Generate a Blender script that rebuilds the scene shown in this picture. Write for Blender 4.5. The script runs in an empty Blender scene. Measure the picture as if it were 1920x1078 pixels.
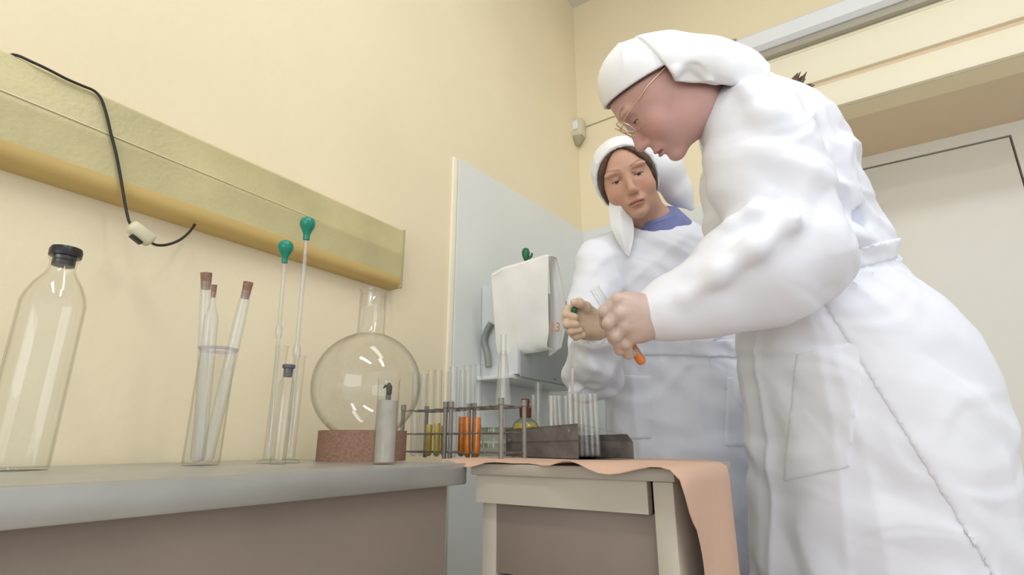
import bpy, bmesh, math, random
import numpy as np
from mathutils import Vector, Matrix, Quaternion

rnd = random.Random(7)
S = bpy.context.scene
COL = S.collection

# ------------------------------------------------------------------ camera
H = 0.78                                   # lens height above the floor
YAW, PITCH, FPX = math.radians(33.2), math.radians(16.2), 1000.0
cs, sn, cp, sp = math.cos(YAW), math.sin(YAW), math.cos(PITCH), math.sin(PITCH)
RV = np.array([cs, sn, 0.0])
FV = np.array([-sn * cp, cs * cp, sp])
UV = np.array([sn * sp, -cs * sp, cp])
cam = bpy.data.cameras.new('camera')
cam.sensor_fit = 'HORIZONTAL'
cam.sensor_width = 36.0
cam.lens = 36.0 * FPX / 1920.0
cam.clip_start = 0.02
cam_ob = bpy.data.objects.new('camera', cam)
COL.objects.link(cam_ob)
cam_ob.matrix_world = Matrix(((RV[0], UV[0], -FV[0], 0), (RV[1], UV[1], -FV[1], 0), (RV[2], UV[2], -FV[2], H), (0, 0, 0, 1)))
S.camera = cam_ob

# ------------------------------------------------------------------ light
w = bpy.data.worlds.new('room_light')
S.world = w
w.use_nodes = True
w.node_tree.nodes['Background'].inputs[0].default_value = (0.955, 0.98, 1.0, 1)
w.node_tree.nodes['Background'].inputs[1].default_value = 0.92


def area(name, loc, sx, sy, watts, rot=(0, 0, 0), col=(0.955, 0.98, 1.0)):
    l = bpy.data.lights.new(name, 'AREA')
    l.shape = 'RECTANGLE'
    l.size, l.size_y, l.energy, l.color = sx, sy, watts, col
    o = bpy.data.objects.new(name, l)
    o.location = loc
    o.rotation_euler = rot
    COL.objects.link(o)
    return o


area('ceiling_lamp', (0.15, 0.55, 2.80), 1.3, 0.28, 8)
area('ceiling_lamp', (0.45, -0.70, 2.80), 1.3, 0.28, 17)
area('ceiling_lamp', (1.45, 0.35, 2.80), 1.3, 0.28, 14)
area('front_fill', (0.7, -3.1, 1.2), 2.6, 1.7, 36, (math.radians(-90 + 180), 0, 0), (0.95, 0.975, 1.0))  # added fill light behind the camera, brightens the gown fronts
S.view_settings.view_transform = 'Standard'
S.view_settings.look = 'None'
S.view_settings.gamma = 1
S.view_settings.use_curve_mapping = False
S.view_settings.exposure = 0.0
S.cycles.transparent_max_bounces = 64
S.cycles.max_bounces = 12


# ------------------------------------------------------------------ materials
def mat(name, col, rough=0.6, metal=0.0, var=0.0, vscale=8.0, bump=0.0, bscale=30.0, spec=0.5, stretch=None, sss=0.0, attr=None, bdist=0.01):
    m = bpy.data.materials.new(name)
    m.use_nodes = True
    nt = m.node_tree
    b = nt.nodes['Principled BSDF']
    b.inputs['Roughness'].default_value = rough
    b.inputs['Metallic'].default_value = metal
    b.inputs['Specular IOR Level'].default_value = spec
    b.inputs['Base Color'].default_value = (*col, 1)
    tc = nt.nodes.new('ShaderNodeTexCoord')
    src = tc.outputs['Object']
    if stretch:
        mp = nt.nodes.new('ShaderNodeMapping')
        mp.inputs['Scale'].default_value = stretch
        nt.links.new(src, mp.inputs[0])
        src = mp.outputs[0]
    if attr:
        a = nt.nodes.new('ShaderNodeAttribute')
        a.attribute_name = attr
        nt.links.new(a.outputs['Color'], b.inputs['Base Color'])
    elif var:
        n = nt.nodes.new('ShaderNodeTexNoise')
        n.inputs['Scale'].default_value = vscale
        n.inputs['Detail'].default_value = 5
        nt.links.new(src, n.inputs['Vector'])
        r = nt.nodes.new('ShaderNodeValToRGB')
        r.color_ramp.elements[0].position = 0.3
        r.color_ramp.elements[1].position = 0.7
        r.color_ramp.elements[0].color = (*[max(0, c * (1 - var)) for c in col], 1)
        r.color_ramp.elements[1].color = (*[min(1, c * (1 + var)) for c in col], 1)
        nt.links.new(n.outputs['Fac'], r.inputs[0])
        nt.links.new(r.outputs[0], b.inputs['Base Color'])
    if bump:
        n2 = nt.nodes.new('ShaderNodeTexNoise')
        n2.inputs['Scale'].default_value = bscale
        n2.inputs['Detail'].default_value = 4
        nt.links.new(src, n2.inputs['Vector'])
        bp = nt.nodes.new('ShaderNodeBump')
        bp.inputs['Strength'].default_value = bump
        bp.inputs['Distance'].default_value = bdist
        nt.links.new(n2.outputs['Fac'], bp.inputs['Height'])
        nt.links.new(bp.outputs[0], b.inputs['Normal'])
    if sss:
        b.inputs['Subsurface Weight'].default_value = sss
        b.inputs['Subsurface Radius'].default_value = (0.01, 0.004, 0.002)
        b.inputs['Subsurface Scale'].default_value = 1.0
    return m


def glass(name, tint=(0.985, 0.985, 0.98), edge=(0.80, 0.80, 0.77), refl=0.035, milk=0.0, milkcol=(0.8, 0.8, 0.78)):
    """clear thin-walled glass: light passes, edges are denser, and the wall reflects the room"""
    m = bpy.data.materials.new(name)
    m.use_nodes = True
    nt = m.node_tree
    nt.nodes.remove(nt.nodes['Principled BSDF'])
    out = nt.nodes['Material Output']
    lw = nt.nodes.new('ShaderNodeLayerWeight')
    lw.inputs['Blend'].default_value = 0.5
    cr = nt.nodes.new('ShaderNodeValToRGB')
    cr.color_ramp.elements[0].color = (*tint, 1)
    cr.color_ramp.elements[1].color = (*edge, 1)
    cr.color_ramp.elements[0].position = 0.55
    cr.color_ramp.elements[1].position = 1.0
    nt.links.new(lw.outputs['Facing'], cr.inputs[0])
    tr = nt.nodes.new('ShaderNodeBsdfTransparent')
    nt.links.new(cr.outputs[0], tr.inputs[0])
    gl = nt.nodes.new('ShaderNodeBsdfGlossy')
    gl.inputs['Roughness'].default_value = 0.03
    pw = nt.nodes.new('ShaderNodeMath')
    pw.operation = 'POWER'
    pw.inputs[1].default_value = 5.0
    nt.links.new(lw.outputs['Facing'], pw.inputs[0])
    ma = nt.nodes.new('ShaderNodeMath')
    ma.operation = 'MULTIPLY_ADD'
    ma.inputs[1].default_value = 0.38
    ma.inputs[2].default_value = refl
    nt.links.new(pw.outputs[0], ma.inputs[0])
    mx = nt.nodes.new('ShaderNodeMixShader')
    nt.links.new(ma.outputs[0], mx.inputs[0])
    nt.links.new(tr.outputs[0], mx.inputs[1])
    nt.links.new(gl.outputs[0], mx.inputs[2])
    last = mx.outputs[0]
    if milk:
        df = nt.nodes.new('ShaderNodeBsdfDiffuse')
        df.inputs[0].default_value = (*milkcol, 1)
        m2 = nt.nodes.new('ShaderNodeMixShader')
        m2.inputs[0].default_value = milk
        nt.links.new(last, m2.inputs[1])
        nt.links.new(df.outputs[0], m2.inputs[2])
        last = m2.outputs[0]
    nt.links.new(last, out.inputs[0])
    return m


M = {}
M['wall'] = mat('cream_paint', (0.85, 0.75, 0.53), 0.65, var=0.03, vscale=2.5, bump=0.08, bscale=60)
M['wall_shade'] = mat('cream_paint_shaded', (0.72, 0.59, 0.42), 0.7, var=0.03, vscale=3, bump=0.08, bscale=60)  # darker copy of the wall cream, shade put into the colour
M['cream_board'] = mat('pale_cream_paint', (0.89, 0.84, 0.66), 0.5, var=0.02, vscale=3)
M['ceiling'] = mat('ceiling_paint', (0.72, 0.69, 0.64), 0.8, var=0.03)
M['floor'] = mat('floor_linoleum', (0.52, 0.46, 0.39), 0.5, var=0.15, vscale=6)
M['panel'] = mat('grey_white_panel', (0.76, 0.79, 0.765), 0.35, var=0.02, vscale=3)
M['door'] = mat('white_door_paint', (0.74, 0.73, 0.67), 0.4, var=0.02, vscale=2)
M['gap'] = mat('dark_gap', (0.03, 0.028, 0.025), 0.8)
M['lampbody'] = mat('yellowed_plastic', (0.55, 0.49, 0.26), 0.38, var=0.16, vscale=7, bump=0.10, bscale=140)
M['lamplip'] = mat('deep_yellow_plastic', (0.63, 0.45, 0.16), 0.4, var=0.08, vscale=5)
M['lampend'] = mat('olive_grey_plastic', (0.40, 0.38, 0.23), 0.4, var=0.1, vscale=12)
M['seam'] = mat('pale_film', (0.72, 0.66, 0.42), 0.3, var=0.1)
M['cord'] = mat('black_cord', (0.018, 0.013, 0.012), 0.55, var=0.5, vscale=300)
M['ivory'] = mat('ivory_plastic', (0.66, 0.61, 0.43), 0.4, var=0.03)
M['black'] = mat('black_rubber', (0.016, 0.014, 0.015), 0.35, var=0.2, vscale=40)
M['greyrubber'] = mat('grey_rubber', (0.10, 0.10, 0.12), 0.5, var=0.1, vscale=60)
M['green'] = mat('green_rubber', (0.006, 0.235, 0.155), 0.28, var=0.08, vscale=30)
M['darkgreen'] = mat('dark_green_rubber', (0.012, 0.13, 0.05), 0.35, var=0.1, vscale=30)
M['cork'] = mat('cork', (0.27, 0.155, 0.105), 0.8, var=0.2, vscale=260, bump=0.15, bscale=300)
M['metal'] = mat('dull_aluminium', (0.37, 0.35, 0.33), 0.45, 0.3, var=0.22, vscale=26, bump=0.15, bscale=90)
M['wire'] = mat('grey_steel_wire', (0.23, 0.21, 0.20), 0.45, 0.6, var=0.25, vscale=60)
M['post'] = mat('grey_post', (0.25, 0.235, 0.22), 0.5, 0.3, var=0.15, vscale=60)
M['white_metal'] = mat('white_enamel', (0.80, 0.83, 0.86), 0.25, var=0.02)
M['grey_metal'] = mat('grey_enamel', (0.27, 0.28, 0.26), 0.4, var=0.05)
M['lamp_shadow'] = mat('tan_grey_shadow', (0.40, 0.37, 0.30), 0.4, var=0.05)  # shadow tone for the strip below the batten lamp
M['boxgrey'] = mat('light_grey_enamel', (0.72, 0.745, 0.75), 0.35, var=0.03, vscale=6)
M['boxdark'] = mat('grey_painted_steel', (0.40, 0.42, 0.42), 0.4, var=0.05, vscale=6)
M['cloth'] = mat('offwhite_cotton', (0.89, 0.88, 0.83), 0.9, var=0.03, vscale=12, bump=0.12, bscale=25)
M['red'] = mat('red_marking', (0.60, 0.27, 0.17), 0.8)
M['gown'] = mat('white_gown_cloth', (0.815, 0.84, 0.925), 0.75, var=0.012, vscale=5, bump=0.10, bscale=14, bdist=0.012)
_nt = M['gown'].node_tree
_n = [n for n in _nt.nodes if n.type == 'TEX_NOISE' and n.outputs[0].is_linked and n.outputs[0].links[0].to_node.type == 'BUMP'][0]
_n.noise_type = 'RIDGED_MULTIFRACTAL'
_n.inputs['Scale'].default_value = 5.5
_n.inputs['Detail'].default_value = 2.0
_n.inputs['Distortion'].default_value = 0.6
_b = [n for n in _nt.nodes if n.type == 'BUMP'][0]
_b.inputs['Strength'].default_value = 0.4
_b.inputs['Distance'].default_value = 0.012
M['scarf'] = mat('white_scarf_cloth', (0.84, 0.855, 0.89), 0.8, var=0.012, vscale=8, bump=0.06, bscale=24)
M['shirt'] = mat('blue_shirt', (0.20, 0.23, 0.47), 0.8, var=0.1, vscale=40)
M['skin'] = mat('skin', (0.6, 0.35, 0.26), 0.5, sss=0.12, attr='skin_colour', spec=0.35, bump=0.05, bscale=220)
M['hair'] = mat('brown_hair', (0.085, 0.045, 0.025), 0.45, var=0.4, vscale=60, bump=0.5, bscale=160, stretch=(1, 1, 0.2))
M['glove'] = mat('latex_glove', (0.56, 0.425, 0.36), 0.42, var=0.06, vscale=30, sss=0.08, bump=0.12, bscale=90)
M['glove_pale'] = mat('cream_latex_glove', (0.66, 0.50, 0.36), 0.42, var=0.08, vscale=30, sss=0.08, bump=0.15, bscale=90)
M['gold'] = mat('gold_wire', (0.75, 0.52, 0.34), 0.25, 0.9)
M['paper'] = mat('pink_wrapping_paper', (0.58, 0.385, 0.285), 0.75, var=0.05, vscale=9, bump=0.12, bscale=30)
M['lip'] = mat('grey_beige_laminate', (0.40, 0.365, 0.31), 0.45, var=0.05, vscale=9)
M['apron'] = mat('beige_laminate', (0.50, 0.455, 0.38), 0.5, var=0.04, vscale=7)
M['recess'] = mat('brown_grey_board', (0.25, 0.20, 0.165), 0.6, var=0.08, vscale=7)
M['steel'] = mat('bench_steel', (0.45, 0.45, 0.43), 0.35, 0.6, var=0.08, vscale=10)
M['glass'] = glass('clear_glass')
M['glassg'] = glass('greenish_glass', (0.91, 0.92, 0.87), (0.50, 0.52, 0.41))
M['milky'] = glass('milky_glass', milk=0.10, milkcol=(0.84, 0.82, 0.80))
M['tube'] = glass('tube_glass', (0.97, 0.97, 0.965), (0.66, 0.66, 0.64), 0.05, milk=0.075, milkcol=(0.86, 0.86, 0.85))
M['frost'] = glass('frosted_rim_glass', (0.9, 0.88, 0.9), (0.5, 0.48, 0.52), milk=0.45, milkcol=(0.66, 0.62, 0.66))
M['amber'] = glass('amber_glass', (0.52, 0.22, 0.06), (0.25, 0.07, 0.02), milk=0.35, milkcol=(0.30, 0.09, 0.025))
M['orange'] = mat('orange_liquid', (0.85, 0.23, 0.012), 0.2, var=0.05, vscale=60)
M['amberliq'] = mat('amber_liquid', (0.66, 0.19, 0.008), 0.2, var=0.25, vscale=90)
M['yellowliq'] = mat('yellow_liquid', (0.60, 0.46, 0.10), 0.2, var=0.1, vscale=60)
M['paleliq'] = mat('pale_liquid', (0.85, 0.83, 0.76), 0.2)
M['greyfill'] = mat('grey_powder', (0.42, 0.40, 0.35), 0.8, var=0.1, vscale=60)
M['ink'] = mat('faint_ink', (0.42, 0.40, 0.34), 0.8)


# ------------------------------------------------------------------ helpers
def K(px, py, d):
    """camera-axis coordinates (right, up, depth) of a sight line at a depth"""
    return np.array([(px - 960.0) / FPX * d, (539.0 - py) / FPX * d, d])


def c2w(p):
    p = np.asarray(p, float)
    if p.ndim == 1:
        return RV * p[0] + UV * p[1] + FV * p[2] + np.array([0, 0, H])
    return p[:, :1] * RV + p[:, 1:2] * UV + p[:, 2:3] * FV + np.array([0, 0, H])


def P(px, py, d):
    return Vector(c2w(K(px, py, d)))


def hit(px, py, axis, val):
    v = RV * (px - 960.0) / FPX + UV * (539.0 - py) / FPX + FV
    i = 'xyz'.index(axis)
    k = (val - (0, 0, H)[i]) / v[i]
    return Vector((v[0] * k, v[1] * k, H + v[2] * k))


def link(name, me, m, parent=None):
    o = bpy.data.objects.new(name, me)
    COL.objects.link(o)
    if m is not None and not me.materials:
        me.materials.append(m)
    if parent is not None:
        o.parent = parent
    return o


def thing(name, label, cat, loc=(0, 0, 0), rot=None, group=None):
    o = bpy.data.objects.new(name, None)
    o.empty_display_size = 0.05
    COL.objects.link(o)
    o.location = loc
    if rot is not None:
        o.rotation_mode = 'QUATERNION'
        o.rotation_quaternion = rot
    o['label'], o['category'] = label, cat
    if group:
        o['group'] = group
    return o


def tag(o, label, cat, group=None):
    o['label'], o['category'] = label, cat
    if group:
        o['group'] = group
    return o


def struct(o, label=None):
    o['kind'] = 'structure'
    if label:
        o['label'] = label
    return o


def smooth(me, angle=None):
    me.polygons.foreach_set('use_smooth', [True] * len(me.polygons))
    if angle is not None:
        me.set_sharp_from_angle(angle=math.radians(angle))
    me.update()


def bm_mesh(bm, name='m', sm=None):
    bmesh.ops.recalc_face_normals(bm, faces=bm.faces[:])
    me = bpy.data.meshes.new(name)
    bm.to_mesh(me)
    bm.free()
    if sm:
        smooth(me, sm)
    return me


def box_bm(bm, lo, hi, bev=0.0):
    vs = [bm.verts.new((x, y, z)) for x in (lo[0], hi[0]) for y in (lo[1], hi[1]) for z in (lo[2], hi[2])]
    fs = [bm.faces.new([vs[i] for i in f]) for f in ((0, 1, 3, 2), (4, 6, 7, 5), (0, 4, 5, 1), (2, 3, 7, 6), (0, 2, 6, 4), (1, 5, 7, 3))]
    if bev:
        es = list({e for f in fs for e in f.edges})
        bmesh.ops.bevel(bm, geom=es, offset=bev, segments=2, affect='EDGES', profile=0.5)


def box(lo, hi, bev=0.0):
    bm = bmesh.new()
    box_bm(bm, lo, hi, bev)
    return bm_mesh(bm, sm=40 if bev else None)


def lathe(prof, seg=28, sm=40, close=False):
    """surface of revolution about Z; prof is a list of (radius, z)"""
    bm = bmesh.new()
    rings = []
    for r, z in prof:
        if r < 1e-6:
            rings.append([bm.verts.new((0, 0, z))])
        else:
            rings.append([bm.verts.new((r * math.cos(2 * math.pi * i / seg), r * math.sin(2 * math.pi * i / seg), z)) for i in range(seg)])
    prs = list(zip(rings[:-1], rings[1:]))
    if close:
        prs.append((rings[-1], rings[0]))
    for a, b in prs:
        for i in range(seg):
            j = (i + 1) % seg
            if len(a) == 1 and len(b) == 1:
                continue
            if len(a) == 1:
                bm.faces.new((a[0], b[i], b[j]))
            elif len(b) == 1:
                bm.faces.new((a[i], a[j], b[0]))
            else:
                bm.faces.new((a[i], a[j], b[j], b[i]))
    return bm_mesh(bm, sm=sm)


def tube_bm(bm, pts, rad, seg=8, cap=True):
    pts = [Vector(p) for p in pts]
    n = len(pts)
    rads = rad if isinstance(rad, (list, tuple)) else [rad] * n
    prev = None
    rings = []
    for i, p in enumerate(pts):
        t = (pts[min(i + 1, n - 1)] - pts[max(i - 1, 0)]).normalized()
        if prev is None:
            u = t.orthogonal().normalized()
        else:
            u = (prev - t * prev.dot(t)).normalized()
        prev = u
        v = t.cross(u)
        rings.append([bm.verts.new(p + (u * math.cos(2 * math.pi * k / seg) + v * math.sin(2 * math.pi * k / seg)) * rads[i]) for k in range(seg)])
    for a, b in zip(rings[:-1], rings[1:]):
        for k in range(seg):
            j = (k + 1) % seg
            bm.faces.new((a[k], a[j], b[j], b[k]))
    if cap:
        bm.faces.new(rings[0][::-1])
        bm.faces.new(rings[-1])


def tube(pts, rad, seg=8):
    bm = bmesh.new()
    tube_bm(bm, pts, rad, seg)
    return bm_mesh(bm, sm=50)


def spline(pts, n=8):
    """Catmull-Rom through pts"""
    pts = [Vector(p) for p in pts]
    q = [pts[0]] + pts + [pts[-1]]
    out = []
    for i in range(1, len(q) - 2):
        a, b, c, d = q[i - 1:i + 3]
        for k in range(n):
            t = k / n
            out.append(0.5 * ((2 * b) + (c - a) * t + (2 * a - 5 * b + 4 * c - d) * t * t + (3 * b - a - 3 * c + d) * t ** 3))
    out.append(pts[-1])
    return out


def grid_mesh(rows, thick=0.0015):
    """sheet through rows of points, given a real thickness"""
    nr, nc = len(rows), len(rows[0])
    me = bpy.data.meshes.new('sheet')
    verts = [tuple(p) for r in rows for p in r]
    faces = [(i * nc + j, i * nc + j + 1, (i + 1) * nc + j + 1, (i + 1) * nc + j) for i in range(nr - 1) for j in range(nc - 1)]
    me.from_pydata(verts, [], faces)
    smooth(me)
    bm = bmesh.new()
    bm.from_mesh(me)
    bmesh.ops.recalc_face_normals(bm, faces=bm.faces[:])
    bmesh.ops.solidify(bm, geom=bm.faces[:], thickness=thick)
    bm.to_mesh(me)
    bm.free()
    smooth(me, 60)
    return me


def aim(a, b):
    """rotation that takes Z to the direction a->b"""
    return (Vector(b) - Vector(a)).to_track_quat('Z', 'Y')


def wallglass(prof_out, t=0.0012, bottom=None):
    """double-walled glass profile: outer from the base to the rim, then inner back down"""
    inner = [(max(r - t, 0.0), z) for r, z in reversed(prof_out)]
    bz = prof_out[0][1]
    inner = [(r, max(z, bz + (bottom or 2 * t))) for r, z in inner]
    return prof_out + inner


# ------------------------------------------------------------------ implicit surfaces (people)
class Field:
    def __init__(s, lo, hi, h):
        s.lo, s.h = np.array(lo, float), h
        n = np.ceil((np.array(hi) - s.lo) / h).astype(int) + 1
        s.n = n
        s.ax = [(s.lo[i] + h * np.arange(n[i])).astype(np.float32) for i in range(3)]
        s.F = np.full(n, 0.2, np.float32)

    def like(s):
        f = Field.__new__(Field)
        f.lo, f.h, f.n, f.ax = s.lo, s.h, s.n, s.ax
        f.F = np.full(s.n, 0.2, np.float32)
        return f

    def sl(s, lo, hi):
        r = []
        for i in range(3):
            a = int(max(0, math.floor((lo[i] - s.lo[i]) / s.h)))
            b = int(min(s.n[i], math.ceil((hi[i] - s.lo[i]) / s.h) + 1))
            if b <= a:
                return None
            r.append(slice(a, b))
        return tuple(r)

    def xyz(s, q):
        return (s.ax[0][q[0]][:, None, None], s.ax[1][q[1]][None, :, None], s.ax[2][q[2]][None, None, :])

    def full(s):
        return s.xyz((slice(None),) * 3)

    @staticmethod
    def smin(a, b, k):
        if k <= 0:
            return np.minimum(a, b)
        hh = np.maximum(k - np.abs(a - b), 0) / k
        return np.minimum(a, b) - hh * hh * k * 0.25

    def comb(s, q, d, k, mode):
        if mode == 'add':
            s.F[q] = s.smin(s.F[q], d, k)
        else:
            s.F[q] = -s.smin(-s.F[q], d, k)

    def cone(s, a, b, ra, rb, k=0.01, mode='add'):
        a, b = np.asarray(a, float), np.asarray(b, float)
        m = max(ra, rb) + k + 4 * s.h
        q = s.sl(np.minimum(a, b) - m, np.maximum(a, b) + m)
        if q is None:
            return
        x, y, z = s.xyz(q)
        ba = b - a
        L = max(float(ba @ ba), 1e-9)
        px, py, pz = x - a[0], y - a[1], z - a[2]
        t = np.clip((px * ba[0] + py * ba[1] + pz * ba[2]) / L, 0, 1)
        d = np.sqrt((px - t * ba[0]) ** 2 + (py - t * ba[1]) ** 2 + (pz - t * ba[2]) ** 2) - (ra + (rb - ra) * t)
        s.comb(q, d.astype(np.float32), k, mode)

    def chain(s, pts, rads, k=0.01, mode='add'):
        for i in range(len(pts) - 1):
            s.cone(pts[i], pts[i + 1], rads[i], rads[i + 1], k, mode)

    def ell(s, c, r, R=None, k=0.01, mode='add'):
        c, r = np.asarray(c, float), np.asarray(r, float)
        m = max(r) + k + 4 * s.h
        q = s.sl(c - m, c + m)
        if q is None:
            return
        x, y, z = s.xyz(q)
        d = ell_d(x - c[0], y - c[1], z - c[2], r, R)
        s.comb(q, d.astype(np.float32), k, mode)

    def mesh(s, F=None):
        F = s.F if F is None else F
        ins = F < 0
        c = np.zeros(np.array(F.shape) - 1, np.int8)
        for i in (0, 1):
            for j in (0, 1):
                for k in (0, 1):
                    c += ins[i:F.shape[0] - 1 + i, j:F.shape[1] - 1 + j, k:F.shape[2] - 1 + k]
        act = (c > 0) & (c < 8)
        I = np.argwhere(act)
        idx = np.full(act.shape, -1, np.int64)
        idx[act] = np.arange(len(I))
        acc = np.zeros((len(I), 3))
        cnt = np.zeros(len(I))
        corners = [(i, j, k) for i in (0, 1) for j in (0, 1) for k in (0, 1)]
        for a in corners:
            for ax in range(3):
                if a[ax]:
                    continue
                b = list(a)
                b[ax] = 1
                va = F[I[:, 0] + a[0], I[:, 1] + a[1], I[:, 2] + a[2]]
                vb = F[I[:, 0] + b[0], I[:, 1] + b[1], I[:, 2] + b[2]]
                mk = (va < 0) != (vb < 0)
                t = np.where(mk, va / np.where(mk, va - vb, 1), 0)
                pos = np.tile(np.array(a, float), (len(I), 1))
                pos[:, ax] = t
                acc[mk] += pos[mk]
                cnt[mk] += 1
        V = s.lo + s.h * (I + acc / cnt[:, None])
        quads = []
        for ax in range(3):
            u, v = (ax + 1) % 3, (ax + 2) % 3
            a = [slice(None)] * 3
            b = [slice(None)] * 3
            a[ax], b[ax] = slice(0, -1), slice(1, None)
            chg = ins[tuple(a)] != ins[tuple(b)]
            E = np.argwhere(chg)
            ok = (E[:, u] > 0) & (E[:, v] > 0) & (E[:, u] < F.shape[u] - 1) & (E[:, v] < F.shape[v] - 1)
            E = E[ok]
            fl = ins[tuple(a)][tuple(E.T)]

            def cell(du, dv):
                e = E.copy()
                e[:, u] -= du
                e[:, v] -= dv
                return idx[tuple(e.T)]
            q = np.stack([cell(1, 1), cell(0, 1), cell(0, 0), cell(1, 0)], 1)
            q[~fl] = q[~fl][:, ::-1]
            quads.append(q)
        return V, np.concatenate(quads)


def ell_d(px, py, pz, r, R=None):
    if R is not None:
        px, py, pz = (R[0, 0] * px + R[1, 0] * py + R[2, 0] * pz, R[0, 1] * px + R[1, 1] * py + R[2, 1] * pz, R[0, 2] * px + R[1, 2] * py + R[2, 2] * pz)
    k0 = np.sqrt((px / r[0]) ** 2 + (py / r[1]) ** 2 + (pz / r[2]) ** 2)
    k1 = np.sqrt((px / r[0] ** 2) ** 2 + (py / r[1] ** 2) ** 2 + (pz / r[2] ** 2) ** 2)
    return k0 * (k0 - 1.0) / np.maximum(k1, 1e-6)


def relax(V, Q, it=2, lam=0.5):
    n = len(V)
    a = Q.ravel()
    b = np.roll(Q, -1, 1).ravel()
    deg = np.bincount(a, minlength=n) + np.bincount(b, minlength=n)
    deg = np.maximum(deg, 1)[:, None]
    for _ in range(it):
        s = np.zeros_like(V)
        for c in range(3):
            s[:, c] = np.bincount(a, V[b, c], n) + np.bincount(b, V[a, c], n)
        V = V + lam * (s / deg - V)
    return V


def np_mesh(name, V, Q, cols=None):
    me = bpy.data.meshes.new(name)
    me.vertices.add(len(V))
    me.vertices.foreach_set('co', np.asarray(V, np.float32).ravel())
    me.loops.add(Q.size)
    me.loops.foreach_set('vertex_index', Q.ravel().astype(np.int32))
    me.polygons.add(len(Q))
    me.polygons.foreach_set('loop_start', np.arange(0, Q.size, 4, dtype=np.int32))
    me.polygons.foreach_set('use_smooth', np.ones(len(Q), bool))
    me.update(calc_edges=True)
    if cols is not None:
        at = me.color_attributes.new('skin_colour', 'FLOAT_COLOR', 'POINT')
        at.data.foreach_set('color', np.concatenate([cols, np.ones((len(cols), 1))], 1).astype(np.float32).ravel())
    return me


def pieces(*vq):
    """join several (V, Q, colour) lists into one"""
    vs, qs, cs_, n = [], [], [], 0
    for V, Q, c in vq:
        vs.append(V)
        qs.append(Q + n)
        cs_.append(c)
        n += len(V)
    return np.concatenate(vs), np.concatenate(qs), np.concatenate(cs_)

# ================================================================== the room
XL, YB, ZC = -0.94, 2.0, 2.88              # left wall, back wall, ceiling
NX, NZ, ND = -0.05, 1.915, 2.45            # niche: left jamb, soffit height, depth plane
struct(link('floor', box((XL - 0.1, -3.2, -0.1), (3.4, 3.0, 0.0)), M['floor']))
struct(link('ceiling', box((XL - 0.1, -3.2, ZC), (3.4, 3.0, ZC + 0.1)), M['ceiling']))
struct(link('wall_left', box((XL - 0.1, -3.2, 0.0), (XL, YB + 0.1, ZC)), M['wall']))
bm = bmesh.new()
box_bm(bm, (XL, YB, 0), (NX, YB + 0.1, ZC))
box_bm(bm, (NX, YB, NZ), (3.3, YB + 0.1, ZC))
struct(link('wall_back', bm_mesh(bm), M['wall']))
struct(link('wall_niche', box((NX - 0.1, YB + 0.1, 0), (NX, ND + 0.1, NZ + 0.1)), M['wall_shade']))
struct(link('trim_1', box((NX, YB + 0.1, NZ), (3.3, ND + 0.1, NZ + 0.08)), M['wall_shade']), 'soffit above the white door, wall colour darkened for shade')

# the pale boards and the groove between them, above the niche
zb = hit(1522, 161, 'y', YB - 0.02).z
zg = hit(1450, 120, 'y', YB - 0.02).z
struct(link('trim_2', box((NX - 0.3, YB - 0.022, zb + 0.012), (3.3, YB, 2.21), 0.003), M['cream_board']), 'upper pale cream board under the long lamp')
struct(link('trim_3', box((NX - 0.3, YB - 0.022, NZ), (3.3, YB, zb - 0.012), 0.003), M['cream_board']), 'lower pale cream board along the niche edge')
struct(link('trim_4', box((NX - 0.3, YB - 0.009, zb - 0.012), (3.3, YB, zb + 0.012)), M['wall_shade']), 'groove between the two cream boards, its shadow in the colour')  # strip coloured dark for the shadow in the groove

# grey-white wall panels
bm = bmesh.new()
a, c = hit(862, 298, 'x', XL + 0.012), hit(1085, 428, 'x', XL + 0.012)
za, zc2 = a.z, c.z
for x in (XL, XL + 0.012):
    bm.verts.new((x, a.y, 0.1)), bm.verts.new((x, YB, 0.1)), bm.verts.new((x, YB, zc2)), bm.verts.new((x, a.y, za))
v = list(bm.verts)
for f in ((0, 1, 2, 3), (4, 5, 6, 7), (0, 1, 5, 4), (1, 2, 6, 5), (2, 3, 7, 6), (3, 0, 4, 7)):
    bm.faces.new([v[i] for i in f])
struct(link('trim_5', bm_mesh(bm), M['panel']), 'grey-white wall panel on the left wall by the corner')
struct(link('trim_6', box((XL + 0.012, YB - 0.012, 0.1), (NX, YB, zc2)), M['panel']), 'grey-white wall panel on the back wall')
struct(link('trim_7', box((XL, a.y - 0.022, 0.1), (XL + 0.008, a.y - 0.002, za), 0.002), M['cream_board']), 'narrow cream strip along the panel edge')

# door in the niche
dr = hit(1896, 252, 'y', ND)
dzt, dxr = dr.z, dr.x
door = struct(link('door_1', box((dxr - 0.9, ND + 0.004, 0.01), (dxr - 0.006, ND + 0.05, dzt - 0.006), 0.002), M['door']), 'white door leaf at the back of the niche')
fr = bmesh.new()
box_bm(fr, (dxr + 0.0, ND, 0), (dxr + 2.3, ND + 0.06, NZ))
box_bm(fr, (NX, ND, dzt), (dxr, ND + 0.06, NZ))
box_bm(fr, (NX, ND, 0), (dxr - 0.906, ND + 0.06, dzt))
link('door_frame', bm_mesh(fr), M['door'], door)
gp = bmesh.new()
box_bm(gp, (dxr - 0.9, ND + 0.045, dzt - 0.01), (dxr + 0.001, ND + 0.055, dzt + 0.003))
box_bm(gp, (dxr - 0.008, ND + 0.045, 0), (dxr + 0.003, ND + 0.055, dzt))
link('door_gap', bm_mesh(gp), M['gap'], door)

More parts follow.
